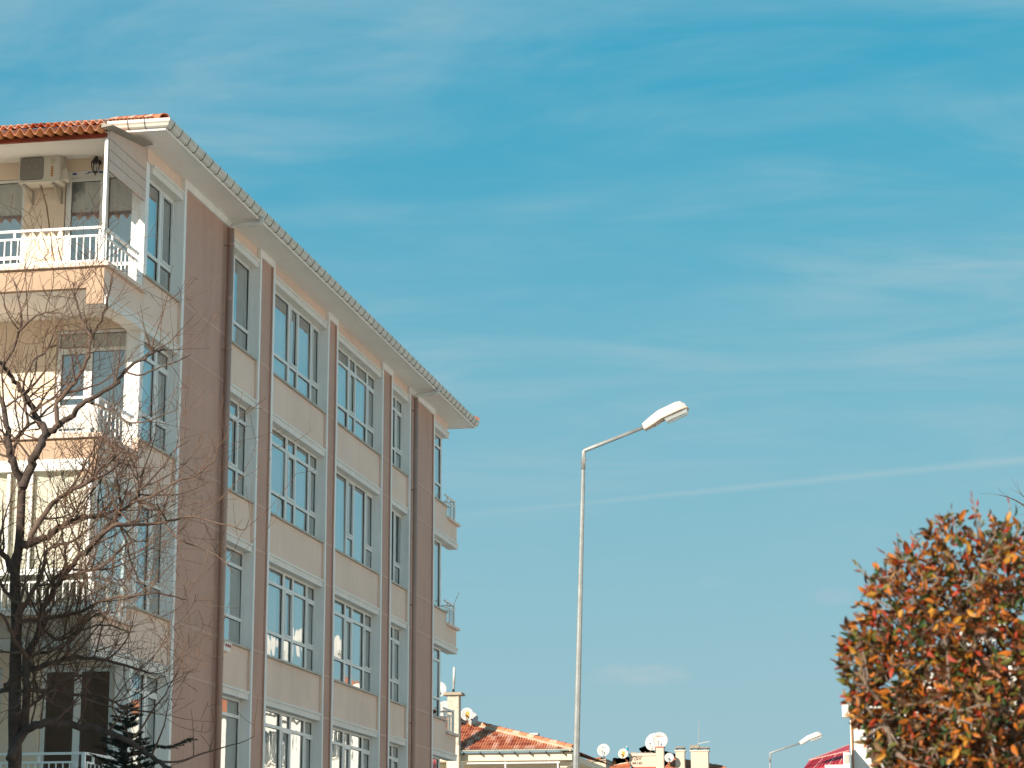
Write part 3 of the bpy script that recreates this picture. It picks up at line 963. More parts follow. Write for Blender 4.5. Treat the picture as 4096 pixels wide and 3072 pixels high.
mb = MB(); mb.hexa([(-19.55, 35.99, cz(35.99) - 0.072), (-13.66, 35.99, cz(35.99) - 0.072), (-13.66, YE - 0.004, cz(YE) - 0.072), (-19.55, YE - 0.004, cz(YE) - 0.072),
                    (-19.55, 35.99, cz(35.99) - 0.05), (-13.66, 35.99, cz(35.99) - 0.05), (-13.66, YE - 0.004, cz(YE) - 0.05), (-19.55, YE - 0.004, cz(YE) - 0.05)])
mb.build('ceiling_board', M['whitewall'], can)
part('edge_beam', M['beam'], can, (-19.55, -13.64, 35.92, 35.985, 14.135, 14.200))
# grey verge flashing along the canopy's street side
mb = MB()
mb.hexa([(-13.63, 35.62, cz(35.62) + 0.000), (-13.44, 35.62, cz(35.62) + 0.028), (-13.44, 37.62, cz(37.62) + 0.035), (-13.63, 37.62, cz(37.62) + 0.005),
         (-13.63, 35.62, cz(35.62) + 0.080), (-13.44, 35.62, cz(35.62) + 0.038), (-13.44, 37.62, cz(37.62) + 0.045), (-13.63, 37.62, cz(37.62) + 0.085)])
mb.build('verge_flashing', M['sheetgrey'], can)
# boards closing the side under the canopy
part('backing', M['clip'], can, (-13.652, -13.634, 36.0, 37.785, 13.59, 14.24))
zz0 = [13.585, 13.765, 13.945, 14.125, 14.305]
for i in range(4):
    segs = [(35.99, 37.79)]
    if i == 1: segs = [(35.99, 36.62), (36.632, 37.79)]
    for (a, b) in segs:
        mb = MB()
        t0, t1 = min(zz0[i + 1] - 0.013, cz(a) + 0.0), min(zz0[i + 1] - 0.013, cz(b) + 0.0)
        if i == 3: t0, t1 = cz(a) + 0.02, cz(b) + 0.02
        mb.hexa([(-13.63, a, zz0[i]), (-13.612, a, zz0[i]), (-13.612, b, zz0[i]), (-13.63, b, zz0[i]),
                 (-13.63, a, t0), (-13.612, a, t0), (-13.612, b, t1), (-13.63, b, t1)])
        mb.build('side_board', M['board'], can)

# ---------------------------------------------------------------- far end balconies
for r in range(4):
    zl = 12.0 - STEP * r
    mb = MB()
    mb.box(-19.6, XS - 0.152, 62.054, 63.32, zl - 0.40, zl - 0.27)
    mb.box(-19.6, XS - 0.152, 63.322, 63.45, zl - 0.42, zl - 0.072)
    fb = mb.build('balcony', M['stucco'], apt)
    part('side_beam', M['stucco'], fb, (XS - 0.15, XS, 62.162, 63.452, LB[r + 1] + 0.162, zl - 0.072))
    part('lip', M['stucco'], fb, (XS - 0.18, XP + 0.01, 62.165, 63.58, zl - 0.07, zl), (-19.6, XS - 0.181, 63.28, 63.58, zl - 0.07, zl))
    rail_run(fb, 1, 62.2, 63.40, -13.66, zl, step=0.17, bar=BAR2)
    rail_run(fb, 0, -19.5, -13.70, 63.40, zl, step=0.30, bar=BAR2)
    part('post', M['rail'], fb, (-13.69, -13.635, 63.375, 63.43, zl, zl + 0.64))
    if r == 1:
        c = MB(); c.tube([(-13.66, 63.40, zl + 0.62), (-13.55, 63.55, zl + 0.98)], 0.012, 6); c.build('bracket_rod', M['rail'], fb)


# ------------------------------------------------------------------ things on the building
def bevel_loop(x0, x1, z0, z1, y, r, n=4):
    pts = []
    for cx, cz_, a0 in ((x1 - r, z1 - r, 0), (x0 + r, z1 - r, 90), (x0 + r, z0 + r, 180), (x1 - r, z0 + r, 270)):
        for k in range(n + 1):
            a = R(a0 + 90 * k / n)
            pts.append((cx + r * math.cos(a), y, cz_ + r * math.sin(a)))
    return pts


ac = thing('air_conditioner', 'cream outdoor air conditioning unit on brackets under the top balcony ceiling', 'air conditioner', (-15.45, 37.7, 13.9))
ax0, ax1, az0, az1, ay0, ay1 = -15.83, -15.08, 13.93, 14.44, 37.50, 37.80
mb = MB(); mb.loft([bevel_loop(ax0 + 0.012, ax1 - 0.012, az0 + 0.012, az1 - 0.012, ay0, 0.03), bevel_loop(ax0, ax1, az0, az1, ay0 + 0.02, 0.035), bevel_loop(ax0, ax1, az0, az1, ay1, 0.03)])
mb.build('casing', M['acbody'], ac)
part('top_cover', M['sheetgrey'], ac, (ax0 - 0.004, ax1 + 0.004, ay0 + 0.008, ay1 + 0.004, az1 + 0.001, az1 + 0.014))
gx, gz, gr = -15.575, 14.19, 0.205
mb = MB(); mb.loft([bevel_loop(gx - 0.225, gx + 0.205, gz - 0.205, gz + 0.205, ay0 - 0.003, 0.05), bevel_loop(gx - 0.225, gx + 0.205, gz - 0.205, gz + 0.205, ay0 + 0.004, 0.05)])
gr_o = mb.build('fan_grille', M['acgrille'], ac)
for k in range(33):
    x = gx - 0.212 + 0.405 * k / 32
    part('grille_wire', M['acgrille2'], gr_o, (x - 0.0022, x + 0.0022, ay0 - 0.009, ay0 - 0.005, gz - 0.19, gz + 0.19))
mb = MB()
for k in range(3):
    a0 = R(20 + 120 * k)
    pts = []
    for t in range(7):
        a = a0 + R(14 * t)
        pts.append((gx + 0.16 * math.cos(a) * (0.35 + 0.1 * t), ay0 - 0.0042, gz + 0.16 * math.sin(a) * (0.35 + 0.1 * t)))
    mb.tube(pts, 0.003, 4)
mb.build('fan_blade', M['acgrille2'], gr_o)
part('badge', M['orange'], ac, (-15.235, -15.195, ay0 - 0.004, ay0 - 0.001, 14.03, 14.22))
for z in (14.05, 14.095, 14.14, 14.185):
    part('badge_mark', M['labelpale'], ac, (-15.228, -15.203, ay0 - 0.006, ay0 - 0.0042, z, z + 0.018))
part('rating_label', M['labelpale'], ac, (-15.245, -15.165, ay0 - 0.004, ay0 - 0.001, 14.25, 14.37))
mb = MB(); mb.loft([bevel_loop(ax1 - 0.01, ax1 + 0.10, 13.99, 14.20, 37.60, 0.04), bevel_loop(ax1 - 0.01, ax1 + 0.10, 13.99, 14.20, 37.78, 0.04)])
mb.build('valve_cover', M['acbody'], ac)
for x in (ax0 + 0.10, ax1 - 0.12):
    mb = MB()
    mb.box(x - 0.018, x + 0.018, ay0 + 0.02, YE - 0.003, az0 - 0.035, az0 - 0.003)
    mb.hexa([(x - 0.015, YE - 0.05, az0 - 0.24), (x + 0.015, YE - 0.05, az0 - 0.24), (x + 0.015, YE - 0.012, az0 - 0.24), (x - 0.015, YE - 0.012, az0 - 0.24),
             (x - 0.015, ay0 + 0.06, az0 - 0.036), (x + 0.015, ay0 + 0.06, az0 - 0.036), (x + 0.015, ay0 + 0.11, az0 - 0.036), (x - 0.015, ay0 + 0.11, az0 - 0.036)])
    mb.box(x - 0.02, x + 0.02, YE - 0.012, YE - 0.002, az0 - 0.26, az0 - 0.002)
    mb.build('wall_bracket', M['sheetgrey'], ac)
mb = MB()
mb.tube([(-15.47, 37.66, 13.93), (-15.45, 37.70, 13.82), (-15.41, 37.80, 13.6), (-15.37, 37.84, 13.3), (-15.32, 37.84, 13.0), (-15.26, 37.80, 12.75), (-15.18, 37.74, 12.5), (-15.14, 37.66, 12.25), (-15.12, 37.60, 11.80)], 0.0125, 8)
mb.build('drain_hose', M['hose'], ac, smooth=True)

# lantern above the balcony door
lan = thing('wall_lantern', 'black iron carriage lantern on the wall above the balcony door', 'lantern', (-14.53, YE, 14.3))
lx, ly = -14.545, 37.80
mb = MB()
mb.tube([(lx, YE - 0.005, 14.38), (lx, YE - 0.02, 14.38)], 0.05, 12)
mb.tube([(lx, YE - 0.02, 14.38), (lx, YE - 0.08, 14.44), (lx, YE - 0.13, 14.46), (lx, ly, 14.43)], 0.012, 6)
mb.tube([(lx, ly, 14.42), (lx, ly, 14.47)], 0.012, 6)
mb.build('wall_arm', M['iron'], lan, smooth=True)


def ring(r, z, n=6): return [(lx + r * math.cos(2 * math.pi * k / n + 0.3), ly + r * math.sin(2 * math.pi * k / n + 0.3), z) for k in range(n)]


mb = MB(); mb.loft([ring(0.082, 14.325), ring(0.078, 14.345), ring(0.045, 14.39), ring(0.03, 14.415), ring(0.018, 14.43)]); mb.build('lid', M['iron'], lan)
mb = MB(); mb.loft([ring(0.062, 14.322), ring(0.066, 14.27), ring(0.040, 14.165)], caps=False); mb.build('glass_panel', M['lens'], lan)
mb = MB()
for p, q, s in zip(ring(0.066, 14.325), ring(0.069, 14.27), ring(0.042, 14.16)): mb.tube([p, q, s], 0.0055, 5)
mb.loft([ring(0.046, 14.168), ring(0.034, 14.145), ring(0.012, 14.13), ring(0.007, 14.095)])
mb.build('cage', M['iron'], lan)

# alarm siren under a sill
al = thing('alarm_siren', 'small white alarm siren with three dark red dots below a sill by the downpipe', 'alarm', (XS, 42.9, 6.4))
mb = MB(); mb.hexa([(XS, 42.66, 6.37), (XS + 0.05, 42.66, 6.37), (XS + 0.05, 43.06, 6.37), (XS, 43.06, 6.37), (XS, 42.66, 6.53), (XS + 0.08, 42.66, 6.53), (XS + 0.08, 43.10, 6.53), (XS, 43.10, 6.53)])
mb.build('housing', M['pvc'], al)
for k in range(3):
    mb = MB(); mb.tube([(XS + 0.068, 42.76 + 0.12 * k, 6.475), (XS + 0.079, 42.76 + 0.12 * k, 6.475)], 0.034, 10); mb.build('red_dot', M['redband'], al)

# ------------------------------------------------------------------ street lamps
def street_lamp(label, foot, bend, tip, k=1.0):
    foot, bend, tip = Vector(foot), Vector(bend), Vector(tip)
    t = thing('street_lamp', label, 'street lamp', foot, 'street lamps along the road')
    d = (bend - foot); L = d.length; u = d.normalized()
    joint = 0.42
    mb = MB(); mb.tube([foot, foot + d * joint], [0.078 * k, 0.056 * k], 8); po = mb.build('pole', M['galv'], t)
    mb = MB(); mb.tube([foot + d * joint, bend - u * 0.26 * k], [0.050 * k, 0.029 * k], 8); mb.build('upper_pole', M['galv'], t)
    mb = MB(); mb.tube([foot + d * (joint - 0.002), foot + d * (joint + 0.004)], 0.058 * k, 8); mb.build('joint_collar', M['galv'], po)
    mb = MB(); mb.tube([foot + Vector((0, 0, 0.0)), foot + Vector((0, 0, 0.03))], 0.2 * k, 8); mb.build('base_plate', M['galv'], po)
    a = (tip - bend); La = a.length; ua = a.normalized()
    mb = MB(); mb.tube([bend - u * 0.30 * k, bend - u * 0.01 * k, bend + ua * 0.012 * k, bend + ua * (La * 0.62)], [0.0315 * k, 0.0315 * k, 0.0315 * k, 0.0285 * k], 12)
    ar = mb.build('arm', M['galv'], t, smooth=True)
    for (dx, dy, dz) in ((-0.05, -0.005, -0.18), (0.05, 0.0, -0.14), (0.012, -0.045, -0.215)):
        p = bend + Vector((dx * 0.6, dy * 0.6, dz)) * k; q = bend + Vector((dx, dy, dz)) * k
        mb = MB(); mb.tube([p, q], 0.009 * k, 6); mb.build('bolt', M['rust'], ar)
    # luminaire, its own axes: U along the arm, W across, N up
    ua = (ua + Vector((0, 0, 0.02))).normalized()
    W = Vector((0, -1, 0)); W = (W - ua * W.dot(ua)).normalized(); N = W.cross(ua) if W.cross(ua).z > 0 else ua.cross(W)
    o0 = bend + ua * (La * 0.575)
    P = lambda a_, w, n_: o0 + (ua * a_ + W * w + N * n_) * k
    Lh = La * 0.425 / k
    st = [(0.0, 0.062, 0.080, -0.050), (0.015, 0.072, 0.098, -0.058), (0.22, 0.104, 0.128, -0.040), (0.42, 0.128, 0.140, -0.012), (0.82, 0.134, 0.142, 0.0), (0.92, 0.126, 0.128, 0.0), (1.0, 0.104, 0.062, 0.0), (1.005, 0.096, 0.03, 0.0)]
    loops = []
    for (f, w, h, b0) in st:
        a_ = f * Lh
        loops.append([P(a_, -w, b0), P(a_, -w * 0.97, b0 + h * 0.72), P(a_, -w * 0.88, b0 + h * 0.93), P(a_, -w * 0.66, b0 + h), P(a_, w * 0.66, b0 + h), P(a_, w * 0.88, b0 + h * 0.93), P(a_, w * 0.97, b0 + h * 0.72), P(a_, w, b0)])
    mb = MB(); mb.loft(loops); hd_ = mb.build('lamp_head', M['lampwhite'], t)
    mb = MB()
    lo = []
    for (f, w, h, b0) in st[:-1]:
        a_ = f * Lh + (0.015 if f > 0.9 else 0)
        lo.append([P(a_, -w - 0.006, b0 - 0.012), P(a_, -w - 0.006, b0 + 0.004), P(a_, w + 0.006, b0 + 0.004), P(a_, w + 0.006, b0 - 0.012)])
    mb.loft(lo); mb.build('underside', M['lampunder'], hd_)
    mb = MB()
    lb = lambda a_, w, n_: [P(a_, -w, n_), P(a_, w, n_)]
    q = [(0.46, 0.105, -0.026), (0.985, 0.100, -0.012)]
    t0 = [P(0.47 * Lh, -0.105, -0.024), P(0.47 * Lh, 0.105, -0.024), P(0.99 * Lh, 0.098, -0.013), P(0.99 * Lh, -0.098, -0.013)]
    t1 = [P(0.50 * Lh, -0.098, -0.088), P(0.50 * Lh, 0.098, -0.088), P(0.97 * Lh, 0.092, -0.075), P(0.97 * Lh, -0.092, -0.075)]
    t2 = [P(0.56 * Lh, -0.06, -0.105), P(0.56 * Lh, 0.06, -0.105), P(0.93 * Lh, 0.06, -0.094), P(0.93 * Lh, -0.06, -0.094)]
    mb.loft([t0, t1, t2]); mb.build('lens', M['prism'], hd_)
    mb = MB(); mb.loft([[P(0.5 * Lh, -0.08, -0.03), P(0.5 * Lh, 0.08, -0.03), P(0.96 * Lh, 0.08, -0.018), P(0.96 * Lh, -0.08, -0.018)],
                        [P(0.5 * Lh, -0.08, -0.022), P(0.5 * Lh, 0.08, -0.022), P(0.96 * Lh, 0.08, -0.013), P(0.96 * Lh, -0.08, -0.013)]]); mb.build('reflector', M['lampwhite'], hd_)
    mb = MB(); mb.tube([P(0.60 * Lh, 0, -0.05), P(0.82 * Lh, 0, -0.042)], 0.022, 8); mb.build('bulb', M['dish'], hd_, smooth=True)
    mb = MB(); mb.tube([P(0.24 * Lh, -0.03, -0.056), P(0.24 * Lh, -0.03, -0.068)], 0.012, 6); mb.build('latch', M['rust'], hd_)
    return t


YL = 36.0
b1 = at(2335, 1803, YL); t1 = at(2752, 1640, YL - 0.05)
f1 = at(2304, 3072, YL)
sl = (b1 - f1); f1 = f1 - sl * (f1.z / sl.z)
street_lamp('tall galvanised street lamp with white angled head, alone against the sky', f1, b1, t1, 1.0)
YL2 = 96.0
b2 = at(3080, 3012, YL2); t2 = at(3288, 2944, YL2)
street_lamp('small distant street lamp beside the red metal roof', (b2.x - 0.02, YL2, 0.0), b2, t2, 1.25)


# ------------------------------------------------------------------ satellite dishes
def dish(label, c, r, foot, face=(-0.25, -0.9, 0.35), m=None, squash=1.06, arm=True, stain=None, group='satellite dishes on the roofs'):
    c, foot = Vector(c), Vector(foot)
    t = thing('satellite_dish', label, 'satellite dish', foot, group)
    n = Vector(face).normalized()
    sd = n.cross(Vector((0, 0, 1))).normalized(); up = sd.cross(n)
    m = m or M['dish']
    mb = MB(); rings, seg = 5, 28; loops = []
    for s_, k0 in ((1, 0), (-1, 1)):
        for j in range(rings + 1):
            f = (j / rings) if s_ == 1 else (1 - j / rings)
            f = max(f, 0.02)
            dep = -0.22 * r * (1 - f * f) - (0.02 * r if s_ == -1 else 0.0)
            loops.append([c + n * dep + (sd * math.cos(2 * math.pi * a / seg) + up * math.sin(2 * math.pi * a / seg) * squash) * r * f for a in range(seg)])
    mb.loft(loops); ds = mb.build('reflector', m, t, smooth=True)
    mb = MB()
    tip = c + n * r * 0.62 - up * r * 0.42 + sd * 0.12 * r
    mb.tube([c - up * r * 0.98 * squash, tip], 0.018 * max(1, r / 0.5), 6)
    mb.build('feed_arm', M['sheetgrey'], t)
    mb = MB(); mb.tube([tip - n * 0.05, tip - n * 0.05 + up * 0.05 - n * 0.1], 0.035 * max(1, r / 0.5), 8); mb.build('feed_horn', M['clip'], t)
    mb = MB(); mb.tube([foot, Vector((c.x, c.y, max(foot.z + 0.02, c.z - r * 0.45))) - n * (0.28 * r), c - n * 0.24 * r], 0.028, 8); mb.build('mast', M['rust'], t)
    if stain:
        mb = MB()
        pts = []
        rs = random.Random(stain)
        seg2 = 22
        cc = c - sd * r * 0.02 - up * r * 0.08
        for lev in (1.0, 0.55, 0.02):
            lp = []
            for a in range(seg2):
                th = 2 * math.pi * a / seg2
                w = (0.34 + 0.10 * mnoise.noise((math.cos(th) * 2, math.sin(th) * 2, stain))) * lev
                h = (0.62 + 0.16 * mnoise.noise((math.cos(th) * 2, math.sin(th) * 2, stain + 5))) * lev
                du, dv = w * math.cos(th) - 0.05, h * math.sin(th) + 0.02
                f2 = (du - 0.02) ** 2 + (dv - 0.08) ** 2
                lp.append(cc + (sd * du + up * dv) * r + n * (-0.22 * r * max(0, 1 - f2) + 0.03 * r))
            pts.append(lp)
        mb.loft(pts, caps=False); mb.build('rust_stain', M['ruststain'], t, smooth=True)
    return t, c, n, sd, up


M['ruststain'] = mat('rust_stain', (0.62, 0.24, 0.02), 0.9, 0.25, 5.0, col2=(0.72, 0.42, 0.10))

# ------------------------------------------------------------------ house behind the block (tiled hip roof, roughcast chimney)
YH = 95.0
hs = thing('tiled_house', 'cream house with orange tiled hip roof and tall roughcast chimney behind the block', 'house', (-21, 101, 0))
part('wall', M['cream'], hs, (-29.0, -16.35, 96.3, 106.0, 0.0, 7.55))
part('eave_beam', M['cream'], hs, (-29.6, -15.64, 95.02, 95.5, 7.57, 7.88))
part('eave_slab', M['cream'], hs, (-29.6, -15.66, 95.502, 106.6, 7.57, 7.80))
FP = math.tan(R(25.5))
hx, hz_ = -15.56, 7.97
hip = Vector((-4.54, 2.56, 2.56 * FP))
mb = MB()
c0 = Vector((hx, 94.86, hz_)); top = c0 + hip * 2.0
lft = Vector((-30.0, 94.86, hz_)); ltop = Vector((-26.0, top.y, top.z))
bk = Vector((hx, 107, hz_ - 0.0)); 
mb.face([lft, c0, top, ltop]); mb.face([c0, bk, Vector((top.x, 101, top.z)), top])
mb.face([ltop, top, Vector((top.x, 101, top.z)), Vector((-26, 101, top.z))])
hroof = mb.build('roof', M['tile'], hs)
tw2, tl2 = 0.222, 0.40
htm = [tile_mesh('tile', tw2, tl2, 0.050, M[k], 2, 4, 0.022) for k in ('tile', 'tile', 'tile3', 'tile2')]
fa_ = math.atan(FP); rt = random.Random(9)
rows_ = int(hip.length * 1.12 / 0.33)
for row in range(9):
    s0 = row * 0.345
    yy, zz_ = 94.86 + s0 * math.cos(fa_), hz_ + s0 * math.sin(fa_)
    xlim = hx + hip.x * ((yy - 94.86) / hip.y) - 0.12
    x = hx - tw2
    k = 0
    while x > -21.4:
        if x + tw2 * 0.4 < xlim:
            put('tile', rt.choice(htm), hroof, (x, yy, zz_ + 0.020), (fa_ + rt.uniform(-0.02, 0.02), rt.uniform(-0.012, 0.012), rt.uniform(-0.015, 0.015)))
        x -= tw2
hl = hip.normalized()
k = 0
while k * 0.40 < hip.length * 1.25:
    p = c0 + hl * (0.40 * k) + Vector((0, 0, 0.075))
    half_cap('ridge_tile', p, p + hl * 0.44, 0.125, 0.10, M[rt.choice(['tile', 'tile2', 'tile'])], hroof)
    k += 1
mb = MB(); n = 60; prev = None
for k in range(n + 1):
    p = c0 + hl * (hip.length * 1.25 * k / n)
    w = 0.20 + 0.07 * mnoise.noise((k * 0.9, 0, 0)) + 0.05 * mnoise.noise((k * 2.7, 3, 0))
    nn = Vector((0, -math.sin(fa_), math.cos(fa_)))
    a = p + nn * 0.105; b = p + Vector((-0.45, -1, -FP)).normalized() * (w * 0.95) + nn * 0.085
    b2 = b - nn * 0.09
    if prev: mb.face([prev[0], a, b, prev[1]]); mb.face([prev[1], b, b2, prev[2]])
    prev = (a, b, b2)
mb.build('hip_mortar', M['mortar'], hroof)
n = 8
mb = MB()
for k in range(n):
    a0, a1 = math.pi + math.pi * k / n, math.pi + math.pi * (k + 1) / n
    q = lambda x, a: (x, 94.78 + 0.08 * math.cos(a), 7.985 + 0.075 * math.sin(a))
    mb.face([q(-29.6, a0), q(-15.53, a0), q(-15.53, a1), q(-29.6, a1)])
hg = mb.build('gutter', M['zinc'], hs, smooth=True)
for x in (-20.0, -19.32, -18.55, -17.93, -17.32, -16.66, -15.98):
    part('gutter_bracket', M['clip'], hg, (x - 0.012, x + 0.012, 94.76, 95.01, 7.80, 7.90))
# pipe frame under the eaves
mb = MB(); z_ = 7.47
for x in (-20.08, -18.32, -16.20): mb.tube([(x, 94.98, 4.5), (x, 94.98, z_ + 0.05)], 0.032, 8)
mb.tube([(-20.2, 94.98, z_), (-16.12, 94.98, z_)], 0.032, 8)
mb.build('pipe_frame', M['rail'], hs)
mb = MB(); mb.hexa([(-15.95, 95.5, 7.30), (-15.70, 95.5, 7.54), (-15.70, 96.3, 7.54), (-15.95, 96.3, 7.30), (-16.2, 95.5, 7.30), (-16.2, 95.5, 7.56), (-16.2, 96.3, 7.56), (-16.2, 96.3, 7.30)])
mb.build('eave_bracket', M['cream'], hs)
hw_ = part('window', M['pvc'], hs, (-19.7, -16.9, 96.24, 96.29, 5.6, 7.2))
for x in (-19.62, -18.7, -17.8): part('pane', M['glassend'], hw_, (x, x + 0.82, 96.225, 96.232, 5.7, 7.12))
mb = MB(); mb.box(-20.60, -20.14, 94.5, 94.96, 8.16, 10.16); ch = mb.build('chimney', M['roughcast'], hs)
part('chimney_base', M['cream'], ch, (-20.62, -20.13, 94.49, 94.97, 0, 8.158))
mb = MB(); mb.hexa([(-20.78, 94.36, 10.162), (-19.98, 94.36, 10.162), (-19.98, 95.1, 10.162), (-20.78, 95.1, 10.162), (-20.73, 94.4, 10.27), (-20.03, 94.4, 10.27), (-20.03, 95.06, 10.27), (-20.73, 95.06, 10.27)])
mb.build('chimney_cap', M['stonecap'], ch)
an = thing('antenna', 'white rod antenna in a dark socket standing on the roughcast chimney', 'antenna', (-20.40, 94.7, 10.27))
mb = MB(); mb.tube([(-20.40, 94.7, 10.271), (-20.40, 94.7, 10.36), (-20.395, 94.7, 10.42)], [0.05, 0.055, 0.04], 8); mb.build('socket', M['dark'], an)
mb = MB(); mb.tube([(-20.395, 94.7, 10.42), (-20.385, 94.7, 10.62)], 0.048, 8); mb.build('sleeve', M['galv'], an)
mb = MB(); mb.tube([(-20.385, 94.7, 10.62), (-20.37, 94.7, 11.30)], 0.052, 10); mb.build('rod', M['dish'], an, smooth=True)
# dishes standing on this roof
p = at(1868, 2856, 96.6)
dish('white satellite dish with a big orange rust stain right of the roughcast chimney', p, 0.26, (p.x, 97.0, 8.9), (0.10, -0.92, 0.30), squash=1.10, stain=3.0)
p = at(1889, 2873, 97.2)
dish('plain white satellite dish half hidden behind the rust stained one', p, 0.24, (p.x, 97.6, 9.0), (0.25, -0.9, 0.28), squash=1.15)
p = at(1755, 2757, 97)
dish('white satellite dish peeping out beside the far corner window', p, 0.33, (p.x, 97.4, 8.6), (0.1, -0.92, 0.3), squash=1.05)
p = at(1780, 2835, 96.5)
dish('white satellite dish behind the lowest far balcony railing', p, 0.33, (p.x, 97.0, 8.4), (0.1, -0.92, 0.3))
t = thing('roof_vent', 'flat white vent hood poking up behind the orange hip ridge', 'vent', at(2135, 2960, 98.5))
p = at(2130, 2938, 98.5)
part('hood', M['dish'], t, (p.x - 0.26, p.x + 0.26, 98.3, 98.8, p.z - 0.03, p.z + 0.05))
part('duct', M['dish'], t, (p.x - 0.14, p.x + 0.18, 98.4, 98.7, p.z - 0.6, p.z - 0.031))

# ------------------------------------------------------------------ rooftops further off
YA = 140.0


def A(px, py, y=YA): return at(px, py, y)


# pink gable house
gh = thing('gable_house', 'pink rendered gable wall with brown coping right of the street lamp', 'house', (-22, 144, 0))
a, b = A(2300, 3054), A(2423, 3041)
mb = MB(); mb.hexa([(a.x - 1.5, 140, 0), (b.x, 140, 0), (b.x, 146, 0), (a.x - 1.5, 146, 0), (a.x - 1.5, 140, a.z - 0.15), (b.x, 140, b.z), (b.x, 146, b.z), (a.x - 1.5, 146, a.z - 0.15)])
mb.build('wall', M['pinkish'], gh)
mb = MB(); mb.hexa([(a.x - 1.5, 139.9, a.z - 0.148), (b.x + 0.03, 139.9, b.z + 0.002), (b.x + 0.03, 146, b.z + 0.002), (a.x - 1.5, 146, a.z - 0.148), (a.x - 1.5, 139.9, a.z - 0.06), (b.x + 0.03, 139.9, b.z + 0.08), (b.x + 0.03, 146, b.z + 0.08), (a.x - 1.5, 146, a.z - 0.06)])
mb.build('coping', M['stonecap'], gh)
a, b = A(2318, 3043), A(2400, 3029)
mb = MB(); mb.hexa([(a.x - 1.2, 140.3, a.z - 0.3), (b.x, 140.3, b.z - 0.05), (b.x, 143, b.z - 0.05), (a.x - 1.2, 143, a.z - 0.3), (a.x - 1.2, 140.3, a.z - 0.22), (b.x, 140.3, b.z + 0.04), (b.x, 143, b.z + 0.04), (a.x - 1.2, 143, a.z - 0.22)])
mb.build('roof_edge', M['rust'], gh)
p = A(2414, 3000)
t, c, n_, sd, up = dish('white satellite dish on the pink gable right of the street lamp', p, 0.375, A(2420, 3042, 140.1), (0.0, -0.93, 0.36), squash=1.08)
for k, w in enumerate((0.035, 0.03, 0.04, 0.02, 0.035)):
    q = c + up * 0.17 - n_ * 0.03 + sd * (0.055 * k - 0.13)
    part('faded_mark', M['inkgrey'], t, (q.x - w / 2, q.x + w / 2, q.y - 0.004, q.y, q.z - 0.028, q.z + 0.028))
# house with the painted parapet
ah = thing('parapet_house', 'cream house with painted black lettering on its roof parapet between chimneys', 'house', (-17, 146, 0))
a, b = A(2518, 3018), A(2622, 3067)
zt, zb2 = a.z, b.z
mb = MB()
lp = []
for yy in (140.0, 140.25):
    l = [(a.x, yy, zb2 + 0.12), (a.x + 0.06, yy, zb2 + 0.03), (a.x + 0.16, yy, zb2), (b.x + 0.1, yy, zb2), (b.x + 0.1, yy, zt - 0.08), (a.x + 0.12, yy, zt - 0.08), (a.x + 0.03, yy, zt - 0.12), (a.x, yy, zt - 0.2)]
    lp.append(l)
mb.loft(lp); mb.build('parapet', M['pinkish'], ah)
part('coping', M['cream'], ah, (a.x - 0.04, b.x + 0.02, 139.93, 140.32, zt - 0.076, zt + 0.045))
part('red_band', M['redband'], ah, (a.x + 0.1, b.x + 0.1, 139.97, 140.24, zb2 - 0.35, zb2 - 0.003))
part('wall', M['pinkish'], ah, (-21.0, -12.0, 140.6, 150, 0.0, zb2 - 0.36))
for txt, px, py, sz, sx in (('ALO', 2549.5, 3025.5, 0.235, 1.15), ('ÇATI', 2549.5, 3037.0, 0.165, 1.15), ('444 3 651', 2549.5, 3053.3, 0.205, 0.74)):
    q = A(px, py)
    text_mesh(txt, sz, M['ink'], ah, (q.x, 139.985, q.z), (R(90), 0, 0), 0.006, sx)
# chimneys
a, b = A(2623, 2990, 139.6), A(2655, 3072, 139.6)
ch = part('chimney', M['pinkish'], ah, (a.x, b.x, 139.6, 140.1, b.z - 1.2, a.z))
mb = MB(); mb.hexa([(a.x - 0.02, 139.55, a.z + 0.002), (b.x + 0.03, 139.55, a.z + 0.002), (b.x + 0.03, 140.2, a.z + 0.002), (a.x - 0.14, 140.2, a.z - 0.04), (a.x - 0.02, 139.55, a.z + 0.045), (b.x + 0.03, 139.55, a.z + 0.045), (b.x + 0.03, 140.2, a.z + 0.045), (a.x - 0.14, 140.2, a.z + 0.0)])
mb.build('coping', M['redband'], ch)


def capped_chimney(x0, x1, y0, y1, zb, zt, caps):
    ch = part('chimney', M['pinkish'], ah, (x0, x1, y0, y1, zb, zt))
    part('slab', M['cream'], ch, (x0 - 0.05, x1 + 0.06, y0 - 0.06, y1 + 0.06, zt + 0.001, zt + 0.075))
    for (c0_, c1_, zc, hh) in caps:
        mb = MB()
        for x in (c0_ + 0.06, c1_ - 0.06):
            for y in (y0 + 0.05, y1 - 0.05): mb.box(x - 0.018, x + 0.018, y - 0.018, y + 0.018, zt + 0.076, zc)
        mb.build('cap_leg', M['clip'], ch)
        mb = MB()
        mb.hexa([(c0_ - 0.03, y0 - 0.08, zc), (c1_ + 0.03, y0 - 0.08, zc), (c1_ + 0.03, y1 + 0.08, zc), (c0_ - 0.03, y1 + 0.08, zc),
                 (c0_ + 0.01, (y0 + y1) / 2 - 0.02, zc + hh), (c1_ - 0.01, (y0 + y1) / 2 - 0.02, zc + hh), (c1_ - 0.01, (y0 + y1) / 2 + 0.02, zc + hh), (c0_ + 0.01, (y0 + y1) / 2 + 0.02, zc + hh)])
        mb.build('cap_roof', M['stonecap'], ch)
    return ch


